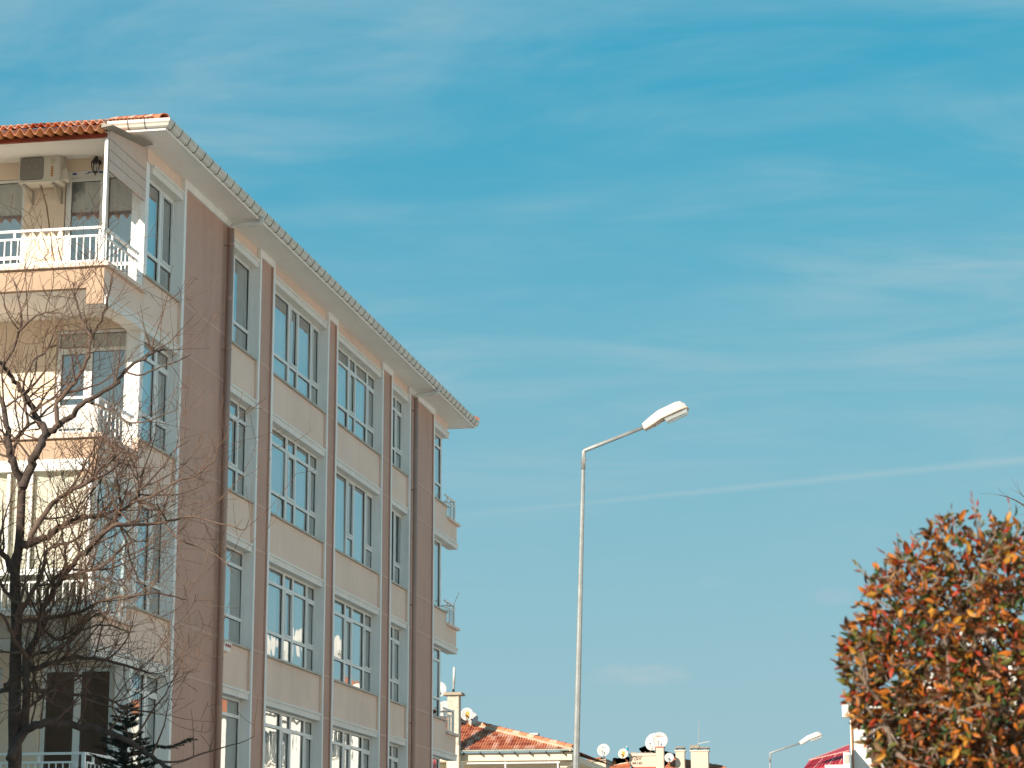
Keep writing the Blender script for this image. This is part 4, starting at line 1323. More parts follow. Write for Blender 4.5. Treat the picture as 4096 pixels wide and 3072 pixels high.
a, b = A(2702, 3006), A(2738, 3072)
capped_chimney(a.x, b.x, 140, 140.5, b.z - 1.2, a.z, [(a.x, b.x, A(2700, 2993).z, 0.11)])
a, b = A(2763, 3006), A(2833, 3072)
m_ = A(2796, 3006).x
capped_chimney(a.x, b.x, 140, 140.5, b.z - 1.2, a.z, [(a.x - 0.04, m_ - 0.01, A(2700, 2994).z, 0.20), (m_ + 0.02, b.x + 0.04, A(2700, 2995).z, 0.11)])
# tiled slopes between the chimneys
def slope(name, pts, m, thick=0.08):
    mb = MB(); lo = [Vector(p) - Vector((0, 0, thick)) for p in pts]
    mb.loft([lo, [Vector(p) for p in pts]]); return mb.build(name, m, ah)


def tiled_patch(p0, p1, p2, p3, nrow, ncol, name='roof'):
    """little roof slope p0-p1 eave, p3-p2 ridge, with its tiles as ribs"""
    mb = MB()
    p0, p1, p2, p3 = map(Vector, (p0, p1, p2, p3))
    nrm = (p1 - p0).cross(p3 - p0).normalized()
    if nrm.z < 0: nrm = -nrm
    n = ncol * 4
    for j in range(nrow):
        f0, f1 = j / nrow, (j + 1) / nrow
        for k in range(n):
            c = []
            for (f, lift) in ((f0, 0.05), (f1, 0.0)):
                for q in (k, k + 1):
                    u = q / n
                    p = (p0.lerp(p1, u)).lerp(p3.lerp(p2, u), f)
                    c.append(p + nrm * (lift + 0.045 * (0.5 - 0.5 * math.cos(2 * math.pi * q / 4))))
            mb.face([c[0], c[1], c[3], c[2]])
            mb.face([c[0] - nrm * 0.05, c[1] - nrm * 0.05, c[1], c[0]])
    return mb.build(name, M['tile'], ah)


tiled_patch(A(2400, 3095, 138.8), A(2522, 3085, 138.8), A(2520, 3052, 140.0), A(2455, 3064, 140.0), 6, 14)
tiled_patch(A(2640, 3090, 141.6), A(2770, 3090, 141.6), A(2766, 3042, 143.5), A(2694, 3030, 143.5), 7, 10)
tiled_patch(A(2830, 3085, 140.6), A(2930, 3085, 140.6), A(2880, 3062, 142), A(2836, 3058, 142), 4, 8)
mb = MB(); p, q = A(2455, 3064, 139.95), A(2520, 3050, 139.95)
mb.tube([p.lerp(q, k / 8) + Vector((0, 0, 0.05 * mnoise.noise((k * 1.3, 0, 0)))) for k in range(9)], 0.07, 6); mb.build('ridge_mortar', M['mortar'], ah)
mb = MB(); p, q = A(2836, 3056, 141.9), A(2905, 3072, 141.9)
mb.tube([p.lerp(q, k / 8) + Vector((0, 0, 0.04 * mnoise.noise((k * 1.3, 5, 0)))) for k in range(9)], 0.07, 6); mb.build('ridge_mortar', M['mortar'], ah)
slope('dormer_roof', [A(2450, 3062, 141), A(2459, 3034, 141), A(2520, 3026, 141), A(2520, 3052, 141)], M['greyroof'])
slope('dormer_board', [A(2445, 3064, 140.9), A(2452, 3032, 140.9), A(2466, 3030, 140.9), A(2462, 3060, 140.9)], M['rust'])
slope('grey_roof', [A(2655, 3072, 144), A(2655, 3002, 144), A(2705, 3017, 144), A(2712, 3072, 144)], M['greyroof'])
slope('back_roof', [A(2556, 2993, 146), A(2588, 2980, 146), A(2622, 3008, 146), A(2570, 3008, 146)], M['tile3'])
slope('flat_roof', [A(2835, 3063, 142.5), A(2858, 3055, 142.5), A(2885, 3062, 142.5), A(2880, 3072, 142.5)], M['greyroof'])
part('parapet_rail', M['sheetgrey'], ah, (A(2512, 3000).x, A(2535, 3000).x, 141.0, 141.05, A(2700, 3014).z, A(2700, 3002).z))
part('parapet_rail', M['sheetgrey'], ah, (A(2535, 3000).x, A(2622, 3000).x, 141.0, 141.03, A(2700, 3006).z, A(2700, 3004).z))
for px in (2552, 2570, 2590): part('parapet_rail', M['rust'], ah, (A(px, 3000).x, A(px, 3000).x + 0.04, 141.04, 141.07, zt - 0.2, A(2700, 3000).z))
# dishes
p = A(2612, 2967, 140.4)
dish('large plain white satellite dish partly hidden behind the lettered one', p, 0.50, (p.x + 0.25, 140.6, zt - 0.2), (-0.28, -0.9, 0.3), squash=1.08)
p = A(2638, 2961, 139.95)
t, c, n_, sd, up = dish('large white satellite dish with faded red lettering above the chimney', p, 0.495, (p.x, 140.25, A(2700, 2990).z - 0.3), (0.05, -0.93, 0.34), squash=1.06)
text_mesh('ARMAN', 0.145, M['inkred'], t, c + up * 0.28 - n_ * 0.03, (R(90) - R(20), 0, R(3)), 0.002, 0.95)
p = A(2677, 3030, 139.4)
dish('small white satellite dish between two pink chimneys', p, 0.275, (p.x, 139.7, p.z - 1.2), (0.05, -0.93, 0.34))
p = A(2492, 3014, 139.6)
dish('small cream satellite dish with rusty lower half left of the lettering', p, 0.29, A(2513, 3050, 139.8), (-0.1, -0.93, 0.3), m=M['dishcream'], stain=8.0)
bt = thing('water_tank', 'small blue drum with a white cap above the painted parapet', 'tank', A(2508, 3008, 140.9))
q0, q1, q2 = A(2508.5, 3004, 140.9), A(2508.5, 2990, 140.9), A(2507.5, 2984, 140.9)
mb = MB(); mb.tube([q0, q1], 0.075, 10); mb.build('drum', M['turq'], bt, smooth=True)
mb = MB(); mb.tube([q1, q1.lerp(q2, 0.6), q2], [0.06, 0.05, 0.025], 10); mb.build('cap', M['dish'], bt, smooth=True)
ant = thing('aerial', 'thin rooftop aerial mast with slanting boom above the right chimney', 'antenna', A(2793, 3000, 140.2))
mb = MB(); mb.tube([A(2792, 3000, 140.2), A(2793, 2976, 140.2)], 0.03, 6); mb.tube([A(2793, 2976, 140.2), A(2797, 2876, 140.2)], 0.012, 5); mb.build('mast', M['sheetgrey'], ant)
mb = MB(); mb.tube([A(2792, 2975, 140.2), A(2838, 2966, 140.0)], 0.022, 6); mb.build('boom', M['dish'], ant)

# ------------------------------------------------------------------ white house at the right, behind the shrub
YB = 100.0
wh = thing('white_house', 'tall sunlit white house wall showing behind the orange shrub', 'house', (2, 106, 0))
xw0 = at(3400, 2900, YB).x
wz = at(3400, 2816, YB).z
wins = [(at(3465, 2940, YB).x, at(3500, 2940, YB).x + 0.3, at(3465, 2995, YB).z, at(3465, 2890, YB).z)]
for k in range(3):
    x = -2.2 + k * 3.2
    for z in (2.0, 5.1, 7.95): wins.append((x, x + 1.3, z, z + 1.35))
wins += [(-4.23, -3.6, 2.0, 3.3), (-4.23, -3.6, 5.1, 6.4)]
holed_wall('wall', M['whitewall'], wh, xw0, 9.0, 0.0, wz, wins, lambda a, b, c, d: (a, b, YB, YB + 0.3, c, d))
part('wall', M['whitewall'], wh, (xw0, xw0 + 0.3, YB + 0.302, YB + 12, 0, wz), (8.7, 9.0, YB + 0.302, YB + 12, 0, wz), (xw0 + 0.302, 8.698, YB + 11.7, YB + 12, 0, wz))
part('inner_wall', M['room'], wh, (xw0 + 0.4, 8.6, YB + 1.6, YB + 1.8, 0.0, wz - 0.1))
for (a, b, c, d) in wins:
    mb = MB(); mp = end_map(YB + 0.12)
    window(wh, mp, a, b, c, d, [((a + b) / 2, 0.07)], None, None, (), gmat=M['glassend'], curtain=((0, 1),))
    part('sill', M['sill'], wh, (a - 0.06, b + 0.06, YB - 0.06, YB + 0.02, c - 0.06, c - 0.002))
ea, eb = at(3367, 2812, YB - 0.3), at(3399, 2866, YB - 0.3)
part('eave_box', M['whitewall'], wh, (ea.x, xw0 - 0.004, YB - 0.3, YB + 0.6, eb.z, wz + 0.03))
part('cornice', M['whitewall'], wh, (xw0, 9.3, YB - 0.28, YB - 0.002, wz - 0.22, wz + 0.02))
mb = MB(); mb.tube([(at(3409, 2940, YB).x, YB - 0.05, 0), (at(3409, 2940, YB).x, YB - 0.05, wz - 0.25)], 0.035, 8); mb.build('downpipe', M['rust'], wh)
# its tiled roof, hidden by the shrub from here but mirrored in the block's windows
mb = MB()
zr = wz + 0.05; p3 = math.tan(R(22))
c1_, c2_, c3_, c4_ = (ea.x, YB - 0.35, zr), (9.4, YB - 0.35, zr), (9.4, YB + 12.3, zr), (ea.x, YB + 12.3, zr)
r1_, r2_ = (1.2, YB + 6, zr + 6.3 * p3), (3.0, YB + 6, zr + 6.3 * p3)
mb.face([c1_, c2_, r2_, r1_]); mb.face([c2_, c3_, r2_]); mb.face([c3_, c4_, r1_, r2_]); mb.face([c4_, c1_, r1_])
mb.build('roof', M['tile'], wh)
part('chimney', M['whitewall'], wh, (1.6, 2.15, YB + 1.6, YB + 2.1, zr, zr + 1.9))
part('chimney', M['whitewall'], wh, (-1.9, -1.4, YB + 1.2, YB + 1.7, zr, zr + 1.3))
for k, (x, y, zc, rr_) in enumerate(((0.2, 102.0, 13.0, 0.62), (1.0, 101.6, 13.2, 0.58), (2.7, 102.2, 13.1, 0.6), (-2.9, 101.2, 12.3, 0.5))):
    dish(['white rooftop dish left of the pair on the white house roof', 'white rooftop dish right of the pair on the white house roof', 'white rooftop dish by the tall chimney of the white house', 'white rooftop dish nearest the left eave of the white house'][k],
         (x, y, zc), rr_, (x, y + 0.35, zr + 0.5), (-0.35, -0.88, 0.3))

# red metal roof left of the white house
rh = thing('red_roof_house', 'low house with ribbed red metal roof against the white wall', 'house', (-6, 101, 0))
p0, p1 = at(3205, 3085, 97.0), at(3396, 3047, 97.0)
p3_, p2_ = at(3236, 3044, 98.2), at(3397, 3006, 98.2)
q3, q2 = at(3236, 3043, 98.3), at(3398, 2981, 99.6)
mb = MB(); mb.loft([[p0 - Vector((0, 0, .06)), p1 - Vector((0, 0, .06)), p2_ - Vector((0, 0, .06)), p3_ - Vector((0, 0, .06))], [p0, p1, p2_, p3_]])
rr0 = mb.build('roof', M['redmetal'], rh)
mb = MB(); mb.loft([[p3_ - Vector((0, 0, .05)), p2_ - Vector((0, 0, .05)), q2 - Vector((0, 0, .05)), q3 - Vector((0, 0, .05))], [p3_, p2_, q2, q3]])
mb.build('upper_roof', M['redmetal'], rh)
up_ = Vector((0, -0.4, 0.9)).normalized()
for k in range(13):
    u = (k + 0.5) / 13
    a = p0.lerp(p1, u); b = p3_.lerp(p2_, min(1, u + 0.10))
    mb = MB(); mb.tube([a + up_ * 0.02, b + up_ * 0.02], 0.022, 5); mb.build('seam', M['seam'] if k in (3, 7, 10) else M['redmetal'], rr0)
mb = MB(); mb.tube([p3_ + up_ * 0.03, p2_ + up_ * 0.03], 0.03, 6); mb.tube([q3.lerp(q2, 0.0) + up_ * 0.03, p3_.lerp(q2, 1.0) + up_ * 0.03], 0.02, 6); mb.build('ridge_strip', M['seam'], rr0)
part('wall', M['whitewall'], rh, (p0.x - 0.2, xw0 - 0.01, 97.3, 104, 0.0, p0.z - 0.1))
q = at(3373, 3010, 96.9); q_ = at(3399, 3052, 96.9)
part('dormer', M['whitewall'], rh, (q.x, q_.x, 96.9, 97.6, q_.z - 0.4, q.z))
part('dormer_window', M['sill'], rh, (q.x + 0.06, q_.x - 0.03, 96.86, 96.898, q_.z, q.z - 0.08))
q = at(3300, 3062, 96.8); q_ = at(3399, 3056, 96.8)
part('parapet', M['whitewall'], rh, (q.x, q_.x, 96.7, 96.85, q.z - 1.5, q_.z - 0.03))

# ------------------------------------------------------------------ neighbour whose shadow falls across the lower floors
nb = thing('neighbour_block', 'plain dark brown apartment block standing left of the view', 'building', (-25, 13, 0))
NBH = 11.35
nh = []
for k in range(4):
    for j in range(6): nh.append((3.6 + j * 3.4, 5.2 + j * 3.4, 1.2 + k * 2.8, 2.6 + k * 2.8))
holed_wall('wall', M['umber'], nb, 2.0, 24.3, 0.0, NBH, nh, lambda a, b, c, d: (-17.8, -17.5, a, b, c, d))
part('wall', M['umber'], nb, (-33, -17.81, 24.0, 24.3, 0, NBH), (-33, -17.81, 2.0, 2.3, 0, NBH), (-33, -32.7, 2.31, 23.99, 0, NBH))
part('roof', M['soffit'], nb, (-33.3, -17.2, 1.7, 24.6, NBH + 0.002, NBH + 0.22))
part('inner_wall', M['room'], nb, (-19.5, -19.3, 2.4, 23.9, 0, NBH - 0.1))
for h in nh:
    w = part('window', M['pvc'], nb, (-17.70, -17.64, h[0], h[0] + 0.06, h[2], h[3]), (-17.70, -17.64, h[1] - 0.06, h[1], h[2], h[3]), (-17.70, -17.64, h[0] + 0.06, h[1] - 0.06, h[2], h[2] + 0.06), (-17.70, -17.64, h[0] + 0.06, h[1] - 0.06, h[3] - 0.06, h[3]))
    part('pane', M['glassend'], w, (-17.675, -17.668, h[0] + 0.06, h[1] - 0.06, h[2] + 0.06, h[3] - 0.06))

# pale blocks across the street, outside the view: they light the shaded facade
for bi, (ya_, yb_, hh, mk, lab) in enumerate(((-24, 8, 12.5, 'white', 'white apartment block across the street beside the camera'),
                                              (14, 46, 14.0, 'white', 'cream apartment block across the street facing the balconies'),
                                              (52, 86, 13.0, 'white', 'white apartment block across the street before the white house'))):
    ob = thing('opposite_block', lab, 'building', (13, (ya_ + yb_) / 2, 0), 'blocks across the street')
    oh = []
    for k in range(4):
        y = ya_ + 2.2
        while y + 1.6 < yb_ - 1: oh.append((y, y + 1.5, 1.3 + k * 2.9, 2.7 + k * 2.9)); y += 4.0
    holed_wall('wall', M[mk], ob, ya_, yb_, 0.0, hh, oh, lambda a, b, c, d: (7.0, 7.3, a, b, c, d))
    part('wall', M[mk], ob, (7.31, 19, ya_, ya_ + 0.3, 0, hh), (7.31, 19, yb_ - 0.3, yb_, 0, hh), (18.7, 19, ya_ + 0.31, yb_ - 0.31, 0, hh))
    part('roof', M['tile'], ob, (6.5, 19.4, ya_ - 0.4, yb_ + 0.4, hh + 0.002, hh + 0.25))
    part('inner_wall', M['room'], ob, (8.6, 8.8, ya_ + 0.4, yb_ - 0.4, 0, hh - 0.1))
    for h in oh:
        w = part('window', M['pvc'], ob, (7.10, 7.16, h[0], h[0] + 0.06, h[2], h[3]), (7.10, 7.16, h[1] - 0.06, h[1], h[2], h[3]), (7.10, 7.16, h[0] + 0.06, h[1] - 0.06, h[2], h[2] + 0.06), (7.10, 7.16, h[0] + 0.06, h[1] - 0.06, h[3] - 0.06, h[3]))
        part('pane', M['glassend'], w, (7.13, 7.14, h[0] + 0.06, h[1] - 0.06, h[2] + 0.06, h[3] - 0.06))

# ------------------------------------------------------------------ bare tree in front of the block
def bezier_path(pts, sub=4):
    out = []
    n = len(pts)
    for i in range(n - 1):
        p0, p1, p2, p3 = pts[max(i - 1, 0)], pts[i], pts[i + 1], pts[min(i + 2, n - 1)]
        for s in range(sub):
            t = s / sub
            out.append(0.5 * ((2 * p1) + (p2 - p0) * t + (2 * p0 - 5 * p1 + 4 * p2 - p3) * t * t + (3 * p1 - p0 - 3 * p2 + p3) * t ** 3))
    out.append(pts[-1])
    return out


class Tree:
    def __init__(self, seed):
        self.r = random.Random(seed)
        self.trunk, self.limb, self.twig, self.bud = MB(), MB(), MB(), MB()
        self.n = 0

    def grow(self, p, d, length, rad, level, gnarl=0.28, lift=0.10, spread=1.0, dens=1.0):
        r = self.r
        seg = max(4, int(length / (0.09 if level < 2 else 0.055)))
        pts, rads = [p.copy()], [rad]
        step = length / seg
        d = d.normalized()
        for k in range(seg):
            d = (d + Vector((r.gauss(0, gnarl), r.gauss(0, gnarl), r.gauss(0, gnarl))) * 0.45 + Vector((0, 0, lift * 0.25))).normalized()
            p = p + d * step
            pts.append(p.copy()); rads.append(max(0.0026, rad * (1 - 0.72 * (k + 1) / seg)))
        tgt = self.limb if rad > 0.010 else self.twig
        tgt.tube(pts, rads, 6 if rad > 0.010 else 4, caps=False)
        self.n += 1
        self.children(pts, rads, level, length, spread, dens)
        if level >= 2:
            for q in range(1, len(pts)):
                if r.random() < 0.40: self.add_bud(pts[q], (pts[q] - pts[q - 1]).normalized())

    def add_bud(self, p, d):
        r = self.r
        s = Vector((r.gauss(0, 1), r.gauss(0, 1), r.gauss(0, 1))).normalized()
        s = (s - d * s.dot(d)).normalized()
        w = d.cross(s) * 0.0035
        e = p + (s + d).normalized() * r.uniform(0.010, 0.022)
        self.bud.face([p - w, p + w, e])
        self.bud.face([p - d * 0.004, p + d * 0.004, e])

    def children(self, pts, rads, level, length, spread, dens):
        if level >= 3: return
        r = self.r
        n = int(length * (9.5 if level == 0 else 9.0 if level == 1 else 8.0) * dens)
        for _ in range(n):
            k = r.randrange(max(1, len(pts) // 6), len(pts))
            base, d0 = pts[k], (pts[k] - pts[k - 1]).normalized()
            s = Vector((r.gauss(0.15, 1), r.gauss(0, 0.8), r.gauss(0.5, 0.9))).normalized()
            s = (s - d0 * s.dot(d0)).normalized()
            d = (d0 * r.uniform(0.25, 0.9) + s * spread).normalized()
            ln = (r.uniform(0.45, 1.15), r.uniform(0.22, 0.75), r.uniform(0.07, 0.32))[level]
            rd = min(rads[k] * 0.62, (0.0165, 0.0078, 0.0046)[level])
            self.grow(base, d, ln, rd, level + 1, gnarl=(0.24, 0.17, 0.12)[level], lift=(0.30, 0.22, 0.10)[level], dens=dens)


def px_limb(tree, pix, y, r0, r1, target, dj=0.35, seed=0, kids=True, dens=1.0):
    rr = random.Random(seed)
    pts = []
    dep = y
    for i, (px, py) in enumerate(pix):
        pts.append(at(px, py, dep))
        dep += rr.uniform(-dj, dj)
    path = bezier_path(pts, 5)
    n = len(path)
    jit = [q + Vector((rr.gauss(0, 1), rr.gauss(0, 1), rr.gauss(0, 1))) * min(0.012, r0 * 0.25) for q in path]
    jit[0] = path[0]
    rads = [r0 + (r1 - r0) * k / (n - 1) for k in range(n)]
    target.tube(jit, rads, 9 if r0 > 0.03 else 7, caps=True)
    if kids:
        ln = sum((jit[k + 1] - jit[k]).length for k in range(n - 1))
        tree.children(jit, [min(q, 0.022) for q in rads], 0, ln, 1.0, dens)
    return jit


YT = 25.0
tr = Tree(11)
T0 = at(60, 3072, YT)
trunk_px = [(60, 3060), (58, 2860), (62, 2640), (66, 2480), (60, 2300), (78, 2162), (87, 1970), (92, 1942)]
# trunk carried down to the ground
base = Vector((T0.x - 0.05, YT + 0.05, 0.0))
tr.trunk.tube(bezier_path([base, Vector((T0.x - 0.02, YT, 1.2)), at(58, 3100, YT)] + [at(a, b, YT) for a, b in trunk_px[1:]], 5),
              [0.085 - 0.045 * k / 45 for k in range(46)], 12)
limbs = [
    ([(92, 1942), (50, 1855), (32, 1773), (20, 1640), (-30, 1500)], 0.038, 0.016),
    ([(90, 1950), (128, 1851), (151, 1800), (183, 1736), (151, 1681), (119, 1613), (69, 1539), (23, 1471), (-20, 1440)], 0.042, 0.014),
    ([(183, 1740), (238, 1700), (293, 1658), (348, 1608), (458, 1539), (504, 1480), (595, 1420), (660, 1395)], 0.030, 0.008),
    ([(232, 1702), (228, 1620), (298, 1530), (353, 1425), (366, 1347), (412, 1269), (435, 1173), (452, 1110)], 0.022, 0.006),
    ([(366, 1347), (330, 1290), (305, 1200), (290, 1130)], 0.011, 0.005),
    ([(78, 2185), (192, 2148), (257, 2098), (320, 2070), (400, 2066), (470, 2030)], 0.034, 0.010),
    ([(100, 2195), (183, 2048), (257, 1979), (348, 1929), (420, 1900), (500, 1840)], 0.026, 0.008),
    ([(100, 2920), (105, 2744), (111, 2627), (164, 2510), (179, 2428), (247, 2309), (320, 2226), (394, 2148), (458, 2066), (527, 2011), (559, 1951), (575, 1880)], 0.036, 0.010),
    ([(380, 2160), (458, 2103), (540, 2096), (620, 2096), (700, 2080), (760, 2066), (860, 2090), (980, 2120)], 0.020, 0.005),
    ([(527, 2011), (620, 1980), (700, 1930), (780, 1900), (860, 1840)], 0.013, 0.005),
    ([(458, 2066), (500, 2150), (520, 2240), (560, 2330), (600, 2400)], 0.011, 0.005),
    ([(40, 3040), (88, 2932), (164, 2891), (281, 2902), (410, 2926), (498, 2955), (586, 3014), (674, 3072), (720, 3110)], 0.040, 0.014),
    ([(20, 2745), (88, 2692), (176, 2662), (281, 2633), (375, 2630), (498, 2662), (590, 2690)], 0.030, 0.007),
    ([(0, 2765), (88, 2762), (205, 2762), (293, 2774), (410, 2785), (500, 2830), (620, 2850)], 0.022, 0.006),
    ([(110, 2630), (60, 2560), (20, 2480), (-20, 2420)], 0.022, 0.010),
    ([(70, 2490), (190, 2470), (300, 2455), (420, 2400), (520, 2385), (640, 2370), (740, 2400)], 0.020, 0.005),
    ([(179, 2428), (200, 2340), (260, 2260), (250, 2150), (225, 2060), (235, 1960)], 0.016, 0.005),
    ([(160, 2510), (240, 2560), (330, 2520), (420, 2500), (520, 2530)], 0.013, 0.005),
    ([(60, 2300), (20, 2230), (-20, 2180)], 0.032, 0.018),
    ([(40, 1850), (70, 1760), (110, 1690), (90, 1560), (130, 1450), (190, 1400), (230, 1290)], 0.016, 0.005),
    ([(10, 1470), (60, 1380), (85, 1280), (70, 1180), (60, 1130)], 0.014, 0.005),
    ([(70, 1330), (150, 1260), (230, 1250), (290, 1270), (330, 1250)], 0.010, 0.004),
    ([(500, 1485), (560, 1500), (640, 1470), (720, 1440), (760, 1420)], 0.009, 0.004),
    ([(348, 1608), (440, 1640), (520, 1690), (600, 1680), (700, 1640)], 0.011, 0.004),
    ([(560, 1960), (640, 1880), (700, 1800), (760, 1760)], 0.010, 0.004),
    ([(92, 2420), (30, 2380), (-10, 2300)], 0.020, 0.010),
    ([(66, 2480), (120, 2380), (170, 2290), (190, 2200), (280, 2170), (360, 2110), (430, 2020)], 0.022, 0.007),
    ([(111, 2627), (210, 2600), (290, 2560), (350, 2480), (440, 2440)], 0.016, 0.006),
    ([(60, 2860), (150, 2800), (240, 2730), (330, 2700), (430, 2720)], 0.016, 0.006),
    ([(32, 1773), (120, 1700), (190, 1640), (260, 1560), (300, 1480)], 0.015, 0.005),
    ([(247, 2309), (330, 2290), (420, 2260), (500, 2180), (580, 2160)], 0.013, 0.005),
    ([(660, 2095), (720, 2160), (800, 2190), (880, 2230), (930, 2290)], 0.009, 0.004),
]
for k, (pix, r0, r1) in enumerate(limbs):
    px_limb(tr, pix, YT + random.uniform(-0.3, 0.3), r0 * 1.3, r1 * 1.35, tr.limb if r0 < 0.03 else tr.trunk, 0.30, 100 + k, dens=0.34 if max(q[0] for q in pix) > 640 else 0.72 if sum(q[1] for q in pix) / len(pix) > 1850 else 0.52)
tree = thing('bare_tree', 'leafless spreading tree with reddish twigs in front of the balconies', 'tree', base)
tr.trunk.build('trunk', M['bark'], tree, smooth=True)
tr.limb.build('branches', M['branch'], tree, smooth=True)
tag(tr.twig.build('twigs', M['twig'], tree, smooth=True), kind='stuff')
tag(tr.bud.build('buds', M['bud'], tree), kind='stuff')

# second bare tree reaching in from the right edge
tr2 = Tree(5)
YR = 40.0
base2 = Vector((3.4, YR, 0.0))
tr2.trunk.tube(bezier_path([base2, Vector((3.35, YR, 2.5)), Vector((3.2, YR, 5.0)), Vector((3.3, YR, 7.4))], 5), [0.14 - 0.09 * k / 15 for k in range(16)], 10)
for k, (pts, r0) in enumerate([
    ([(3.2, 40, 5.2), (2.4, 39.9, 6.6), (1.6, 39.9, 7.7), tuple(at(4096, 2022, 40)), tuple(at(4040, 1992, 40)), tuple(at(3992, 1979, 40))], 0.030),
    ([(3.25, 40, 6.0), (2.5, 40.1, 7.6), (1.8, 40.1, 8.2), tuple(at(4120, 1996, 40)), tuple(at(4075, 1965, 40))], 0.026),
    ([(3.25, 40, 6.4), (3.9, 40.2, 7.8), (4.3, 40.2, 8.8)], 0.03), ([(3.3, 40, 7.2), (3.0, 40, 8.4), (2.9, 40.2, 9.3)], 0.03)]):
    path = bezier_path([Vector(p) for p in pts], 5)
    n = len(path)
    tr2.limb.tube(path, [r0 + (0.003 - r0) * q / (n - 1) for q in range(n)], 6)
    for q in range(4, n):
        if tr2.r.random() < 0.6:
            d = (path[q] - path[q - 1]).normalized()
            tr2.grow(path[q], (d + Vector((tr2.r.gauss(0, .5), tr2.r.gauss(0, .5), tr2.r.gauss(0, .35)))), tr2.r.uniform(0.15, 0.35), 0.004, 3)
tree2 = thing('bare_tree', 'thin leafless twigs entering from the right edge above the shrub', 'tree', base2)
tr2.trunk.build('trunk', M['bark'], tree2, smooth=True)
tr2.limb.build('branches', M['bark'], tree2, smooth=True)
tag(tr2.twig.build('twigs', M['branch'], tree2), kind='stuff')

# ------------------------------------------------------------------ young spruce at the foot of the block
sp_top = at(510, 2815, 27.0)
spr = thing('spruce_tree', 'dark green spruce top behind the bare tree branches', 'tree', (sp_top.x, 27.0, 0))
rs = random.Random(3)
tk, nd = MB(), MB()
tk.tube([(sp_top.x, 27, 0), (sp_top.x, 27, sp_top.z)], [0.07, 0.008], 8)


def needles(p, q, ln, dens):
    d = (q - p); L = d.length; d.normalize()
    for _ in range(int(L * dens)):
        c = p + d * rs.uniform(0, L)
        s = Vector((rs.gauss(0, 1), rs.gauss(0, 1), rs.gauss(0.2, 1))).normalized()
        s = (s - d * s.dot(d) * 0.6).normalized()
        e = c + (s * 0.9 + d * 0.7).normalized() * ln * rs.uniform(0.7, 1.2)
        w = d.cross(s) * 0.004
        nd.face([c - w, c + w, e])


def spruce_branch(p, d, L):
    q = p; pts = [p]
    for k in range(5):
        d = (d + Vector((rs.gauss(0, .06), rs.gauss(0, .06), rs.gauss(0.04, .05)))).normalized()
        q = q + d * (L / 5); pts.append(q)
    tk.tube(pts, [0.009, 0.008, 0.007, 0.005, 0.004, 0.003], 5)
    for a, b in zip(pts, pts[1:]): needles(a, b, 0.030, 900)
    for k in range(1, 5):
        for sgn in (-1, 1):
            if rs.random() < 0.85:
                sd = d.cross(Vector((0, 0, 1))).normalized() * sgn
                e = pts[k] + (d * 0.8 + sd * rs.uniform(0.6, 1.0)).normalized() * L * 0.34 * (1 - k / 6.5)
                tk.tube([pts[k], e], [0.004, 0.002], 4); needles(pts[k], e, 0.028, 900)


z = sp_top.z - 0.10
while z > 2.2:
    L0 = 0.10 + (sp_top.z - z) * 0.48
    n = 8
    for k in range(n):
        a = 2 * math.pi * (k + rs.random() * 0.7) / n
        spruce_branch(Vector((sp_top.x, 27, z + rs.uniform(-0.05, 0.05))), Vector((math.cos(a), math.sin(a), rs.uniform(0.0, 0.25))), L0 * rs.uniform(0.75, 1.1))
    z -= 0.11
# the long bough that sticks out to the right
pb = at(560, 3000, 26.9); qb = at(773, 2962, 26.7)
pts = [pb.lerp(qb, k / 8) + Vector((0, 0, 0.025 * math.sin(k))) for k in range(9)]
tk.tube(pts, [0.012 - 0.001 * k for k in range(9)], 6)
for a, b in zip(pts, pts[1:]):
    needles(a, b, 0.032, 900)
    for sgn in (-1, 1):
        e = a + ((b - a).normalized() + Vector((0, sgn * 0.7, -0.15))).normalized() * 0.13
        tk.tube([a, e], [0.004, 0.002], 4); needles(a, e, 0.028, 700)
needles(Vector((sp_top.x, 27, sp_top.z - 0.22)), sp_top, 0.03, 700)
tk.build('trunk', M['bark'], spr)
tag(nd.build('crown', M['needle'], spr), kind='stuff')

# ------------------------------------------------------------------ clipped orange shrub at the right
YS = 9.5
sc_ = at(3996, 2668, YS)
RX, RZ = 0.60, 0.60
shr = thing('clipped_shrub', 'rounded clipped shrub with orange red autumn leaves filling the lower right corner', 'shrub', (sc_.x, YS, 0))
rs = random.Random(17)
wood = MB()
wood.tube(bezier_path([Vector((sc_.x + 0.03, YS, 0)), Vector((sc_.x - 0.02, YS + 0.02, 0.9)), Vector((sc_.x, YS, 1.8)), Vector((sc_.x + 0.02, YS, 2.15))], 5), [0.055 - 0.02 * k / 15 for k in range(16)], 10)
tips = []


def shape_r(d):
    """crown radius in a direction: clipped ball, flatter on top, uneven"""
    base = 1.0 / math.sqrt((d.x / RX) ** 2 + (d.y / RX) ** 2 + (d.z / RZ) ** 2)
    return base * (1.0 + 0.09 * mnoise.noise(d * 2.3 + Vector((4, 1, 7))) + 0.05 * mnoise.noise(d * 6.0))


